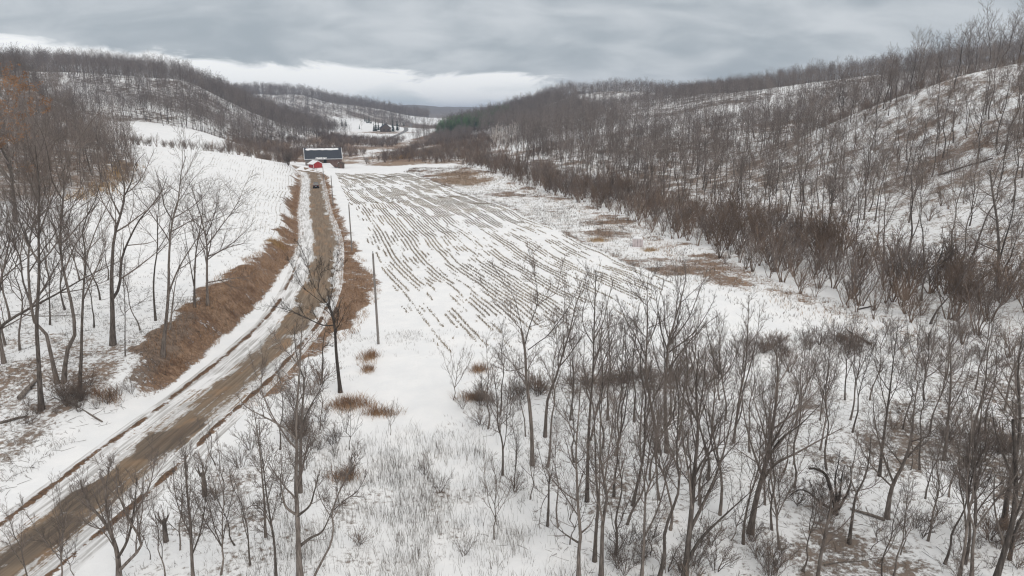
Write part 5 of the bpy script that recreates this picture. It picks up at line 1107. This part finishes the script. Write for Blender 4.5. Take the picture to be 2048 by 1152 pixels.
for r_i in range(52):
    s = 7.5 + r_i * .95
    y = np.arange(112, 300, .17); y = y + gs.normal(0, .06, len(y)); xr = road_x(y) - s - .010 * np.clip(y - 215, 0, 200) ** 1.35 * (s / 30)
    k = (.66 * vnoise(y / 6.0, np.full_like(y, r_i * 5.0), 13) + .34 * gs.random(len(y))) < .20 + .72 * np.clip((.35 + .8 * fbm(xr / 9, y / 20, 16)) * sstep(118, 140, y) * np.interp(s, [7, 26, 56], [.8, .42, .05]), 0, .95)
    RX_.append((xr + (vnoise(y / 9, y * 0, 6) - .5) * .9)[k]); RY_.append(y[k])
x, y = np.concatenate(RX_), np.concatenate(RY_); bake('slope_stubble', x, y, 1, .15, .034, .05, .8, M_STUB, 'curving rows of stubble on the snowy left field')
# scattered weeds over the left field
x, y = field(9000, -110, -30, 62, 190, lambda x, y: (x < road_x(y) - 9) * sstep(.35, .7, fbm(x / 6, y / 6, 33)) * .8); bake('field_weeds', x, y, 3, .30, .022, .12, .6, M_WEED, 'scattered dry weeds poking through the left field snow')
# bank grass
def f_bank(x, y):
    off = x - road_x(y); bw = np.interp(y, [50, 60, 72, 90, 105, 125, 160, 300], [.5, 3.5, 5.5, 5.8, 5.0, 3.4, 1.8, 1.3])
    return ((off < -.6 - np.interp(y, [60, 75, 105, 125], [4.6, 5.4, 5.0, 3.8])) & (off > -5.2 - bw + (fbm(x / 5, y / 5, 44) - .5) * 4)) * (.35 + .8 * fbm(x / 3, y / 3, 45)) * sstep(56, 64, y)
x, y = field(160000, -105, -30, 50, 310, f_bank); bake('bank_grass', x, y, 2, .62, .020, .14, .9, M_GRASS, 'matted reddish brown grass on the bank left of the road')
def f_sh(x, y):
    off = x - road_x(y); sw = np.interp(y, [55, 68, 80, 100, 125, 150, 200, 290], [.2, .4, 4.2, 5.6, 3.0, 1.8, 1.6, 1.6])
    return ((off > 3.6) & (off < 4.4 + sw + (fbm(x / 4, y / 4, 46) - .5) * 4)) * (.3 + .8 * fbm(x / 2.5, y / 2.5, 47))
x, y = field(120000, -85, -12, 55, 300, f_sh); bake('verge_grass', x, y, 3, .50, .018, .13, 1.0, M_GRASS, 'flattened tawny grass on the right verge of the road')
# brown clumps below the nearer pole, one thing each
for u, v, rx, ry, n, lab in ((740, 716, .9, 1.6, 120, 'tawny grass clump just below the foot of the nearest pole'), (738, 742, .6, .8, 60, 'small tawny grass tuft on the snow under the larger clump'), (700, 812, 2.0, 1.4, 240, 'broad brown grass clump at the foot of the dark crooked tree'),
                          (758, 828, 1.4, .6, 110, 'thin trailing brown grass clump beside the open snow'), (950, 798, 1.5, .6, 110, 'reddish flattened grass clump at the near edge of the grove'), (960, 742, 1.0, .8, 80, 'small orange brown grass clump behind the grove edge'), (690, 955, 1.0, .8, 90, 'brown grass clump among the grey weeds'),
                          (215, 795, 1.2, 1.0, 90, 'brown leafy clump below the big trees of the bank'), (555, 490, 1.6, 3.0, 200, 'pale golden grass clump at the top of the road bank'), (1195, 482, 2.2, 1.6, 150, 'golden grass clump in the weedy strip left of the panelled box'), (1300, 502, 1.4, 1.0, 90, 'golden grass tuft just right of the panelled box')):
    q = at(u, v); x = q[0] + gs.normal(0, rx * .5, n); y = q[1] + gs.normal(0, ry * .5, n); z = height(x, y) - q[2]
    o = bake('grass_clump', x - q[0], y - q[1], 4, .75, .015, .16, .9, M_GOLD if 'golden' in lab else M_GRASS, lab, z=z); o.location = q; del o['kind']; o['category'] = 'grass clump'
# grey weed stalks in the foreground opening
x, y = field(16000, -20, 14, 26, 62, lambda x, y: ell(x, y, -6, 38, 10, 12, 0, .6, .45, 8, 5) * (.15 + 1.1 * sstep(.35, .7, fbm(x / 3, y / 3, 48)))); bake('weed_stalks', x, y, 3, .95, .0085, .16, .42, M_WEED, 'tall thin grey weed stalks in the snowy opening')
x, y = field(40000, -24, 48, 22, 78, lambda x, y: (.08 + .5 * sstep(.45, .75, fbm(x / 4, y / 4, 49))) * (x > road_x(y) + 6) * (1 - ell(x, y, -10, 60, 7.5, 12, 0, .4, .3, 9, 5))); bake('grove_weeds', x, y, 3, .40, .010, .14, .7, M_WEED, 'short dry weeds dotted over the grove snow')
x, y = field(9000, -66, -32, 26, 80, lambda x, y: (x < road_x(y) - 6.5) * (.1 + .9 * sstep(.38, .68, fbm(x / 3.5, y / 3.5, 50)))); bake('bank_weeds', x, y, 3, .42, .012, .16, .9, M_WEED, 'dry weeds and litter under the roadside trees')
# weedy strip right of the field and scrub foot grass
def f_st(x, y):
    fr, bx = field_r(np.clip(y, 60, 312)), belt_x(np.clip(y, 40, 358)); ins = (x > fr) & (x < bx + 2) & (y > 78)
    return ins * (.30 + .9 * sstep(.46, .70, fbm(x / 5, y / 9, 51)) * sstep(.3, .6, fbm(x / 26, y / 26, 31)) + .9 * np.exp(-((x - fr - 1.0) / 1.2) ** 2) * sstep(96, 110, y))
x, y = field(60000, -52, 46, 76, 340, f_st); bake('strip_weeds', x, y, 2, .48, .030, .20, .7, M_WEED, 'dry weeds of the strip between stubble and scrub')
x, y = field(26000, -40, 58, 66, 360, lambda x, y: (np.abs(x - belt_x(y) + 2.5) < 4) * (.15 + .9 * sstep(.42, .65, fbm(x / 6, y / 10, 52)))); bake('scrub_foot_grass', x, y, 3, .62, .024, .22, .8, M_GRASS, 'reddish grass fringe at the foot of the scrub belt')
x, y = field(16000, -40, -2, 235, 325, lambda x, y: np.maximum(ell(x, y, -17, 268, 10, 19, .25, .6, .5, 5, 9), ell(x, y, -22, 292, 11, 18, .25, .6, .5, 6, 9)) * .6); bake('brown_patch_grass', x, y, 3, .6, .035, .25, .7, M_TAN, 'round patch of flattened tan grass near the far end of the field')
# golden reeds beyond the barn
q1 = [at(u, v)[:2] for u, v in ((800, 317), (830, 311), (860, 306), (900, 303))]; rl = smooth_line(q1, 1.0); rl = np.concatenate([rl + gs.normal(0, 3.2, rl.shape) for _ in range(14)])
bake('golden_reeds', rl[:, 0], rl[:, 1], 4, 2.0, .10, .4, .3, M_GOLD, 'band of golden reeds across the marsh beyond the barn')
u_ = [at(u, v)[:2] for u, v in ((150, 398), (180, 388), (205, 376), (225, 362), (248, 338), (262, 330))]; rl = smooth_line(u_, .8); rl = np.concatenate([rl + gs.normal(0, 1.6, rl.shape) for _ in range(6)])
bake('wood_edge_grass', rl[:, 0], rl[:, 1], 4, .9, .05, .3, .5, M_GOLD, 'tan tall grass along the edge of the left wood')
# sticks and fallen twigs
def sticks(name, x, y, L, r, label):
    n = len(x); a = gs.random(n) * 6.28; l = L * gs.uniform(.3, 1.3, n); dx, dy = np.cos(a) * l / 2, np.sin(a) * l / 2
    x0, y0, x1, y1 = x - dx, y - dy, x + dx, y + dy; z0 = height(x0, y0) + r * .6; z1 = height(x1, y1) + r * .6; up = gs.random(n) * .18 * l * (gs.random(n) < .5)
    P = np.stack([np.c_[x0, y0, z0], np.c_[x + gs.normal(0, .06, n) * l, y + gs.normal(0, .06, n) * l, (z0 + z1) / 2 + up * .5], np.c_[x1, y1, z1 + up]], 1); R = np.stack([np.full(n, r), np.full(n, r * .8), np.full(n, r * .35)], 1)
    V, Fq = tubes([(P, R, 3)]); TRIS[0] += 2 * len(Fq); tag(mesh_obj(name, np_mesh(name, V, Fq, [M_BARK])), label, None, None, 'stuff')
x, y = field(5200, -4, 60, 24, 80, lambda x, y: wood_near(x, y) * .8); sticks('fallen_twigs', x, y, .9, .014, 'fallen twigs lying on the snow of the grove')
x, y = field(2600, -66, -33, 26, 85, lambda x, y: (x < road_x(y) - 6) * .8); sticks('bank_twigs', x, y, 1.0, .016, 'fallen twigs under the roadside trees')
x, y = field(16000, -20, 230, 70, 360, lambda x, y: wood_right(x, y) * sstep(.3, .6, fbm(x / 12, y / 12, 99))); k = in_view(x, y, height(x, y), 60); sticks('slope_deadwood', x[k], y[k], 2.4, .05, 'fallen branches strewn over the wooded slope')
print('all tris', TRIS[0])

# ------------------------------------------------------------------ the air of the valley
def haze_mat():
    m = bpy.data.materials.new('haze_air'); m.use_nodes = True; t = m.node_tree; t.nodes.clear()
    v = t.nodes.new('ShaderNodeVolumePrincipled'); o = t.nodes.new('ShaderNodeOutputMaterial'); t.links.new(v.outputs[0], o.inputs['Volume'])
    v.inputs['Color'].default_value = (.57, .71, .95, 1); v.inputs['Density'].default_value = 2.1e-4; v.inputs['Anisotropy'].default_value = 0.
    return m
zs_ = ground_me.vertices
zmin, zmax = float(GZ.min()), float(GZ.max())
hz = MB().box(float(xs[0]) - 40, float(xs[-1]) + 40, float(ys[0]) - 40, float(ys[-1]) + 40, zmin - 1.0, max(zmax + 25, 80)).build('haze', haze_mat())
tag(hz, 'thin winter haze filling the valley', kind='stuff')
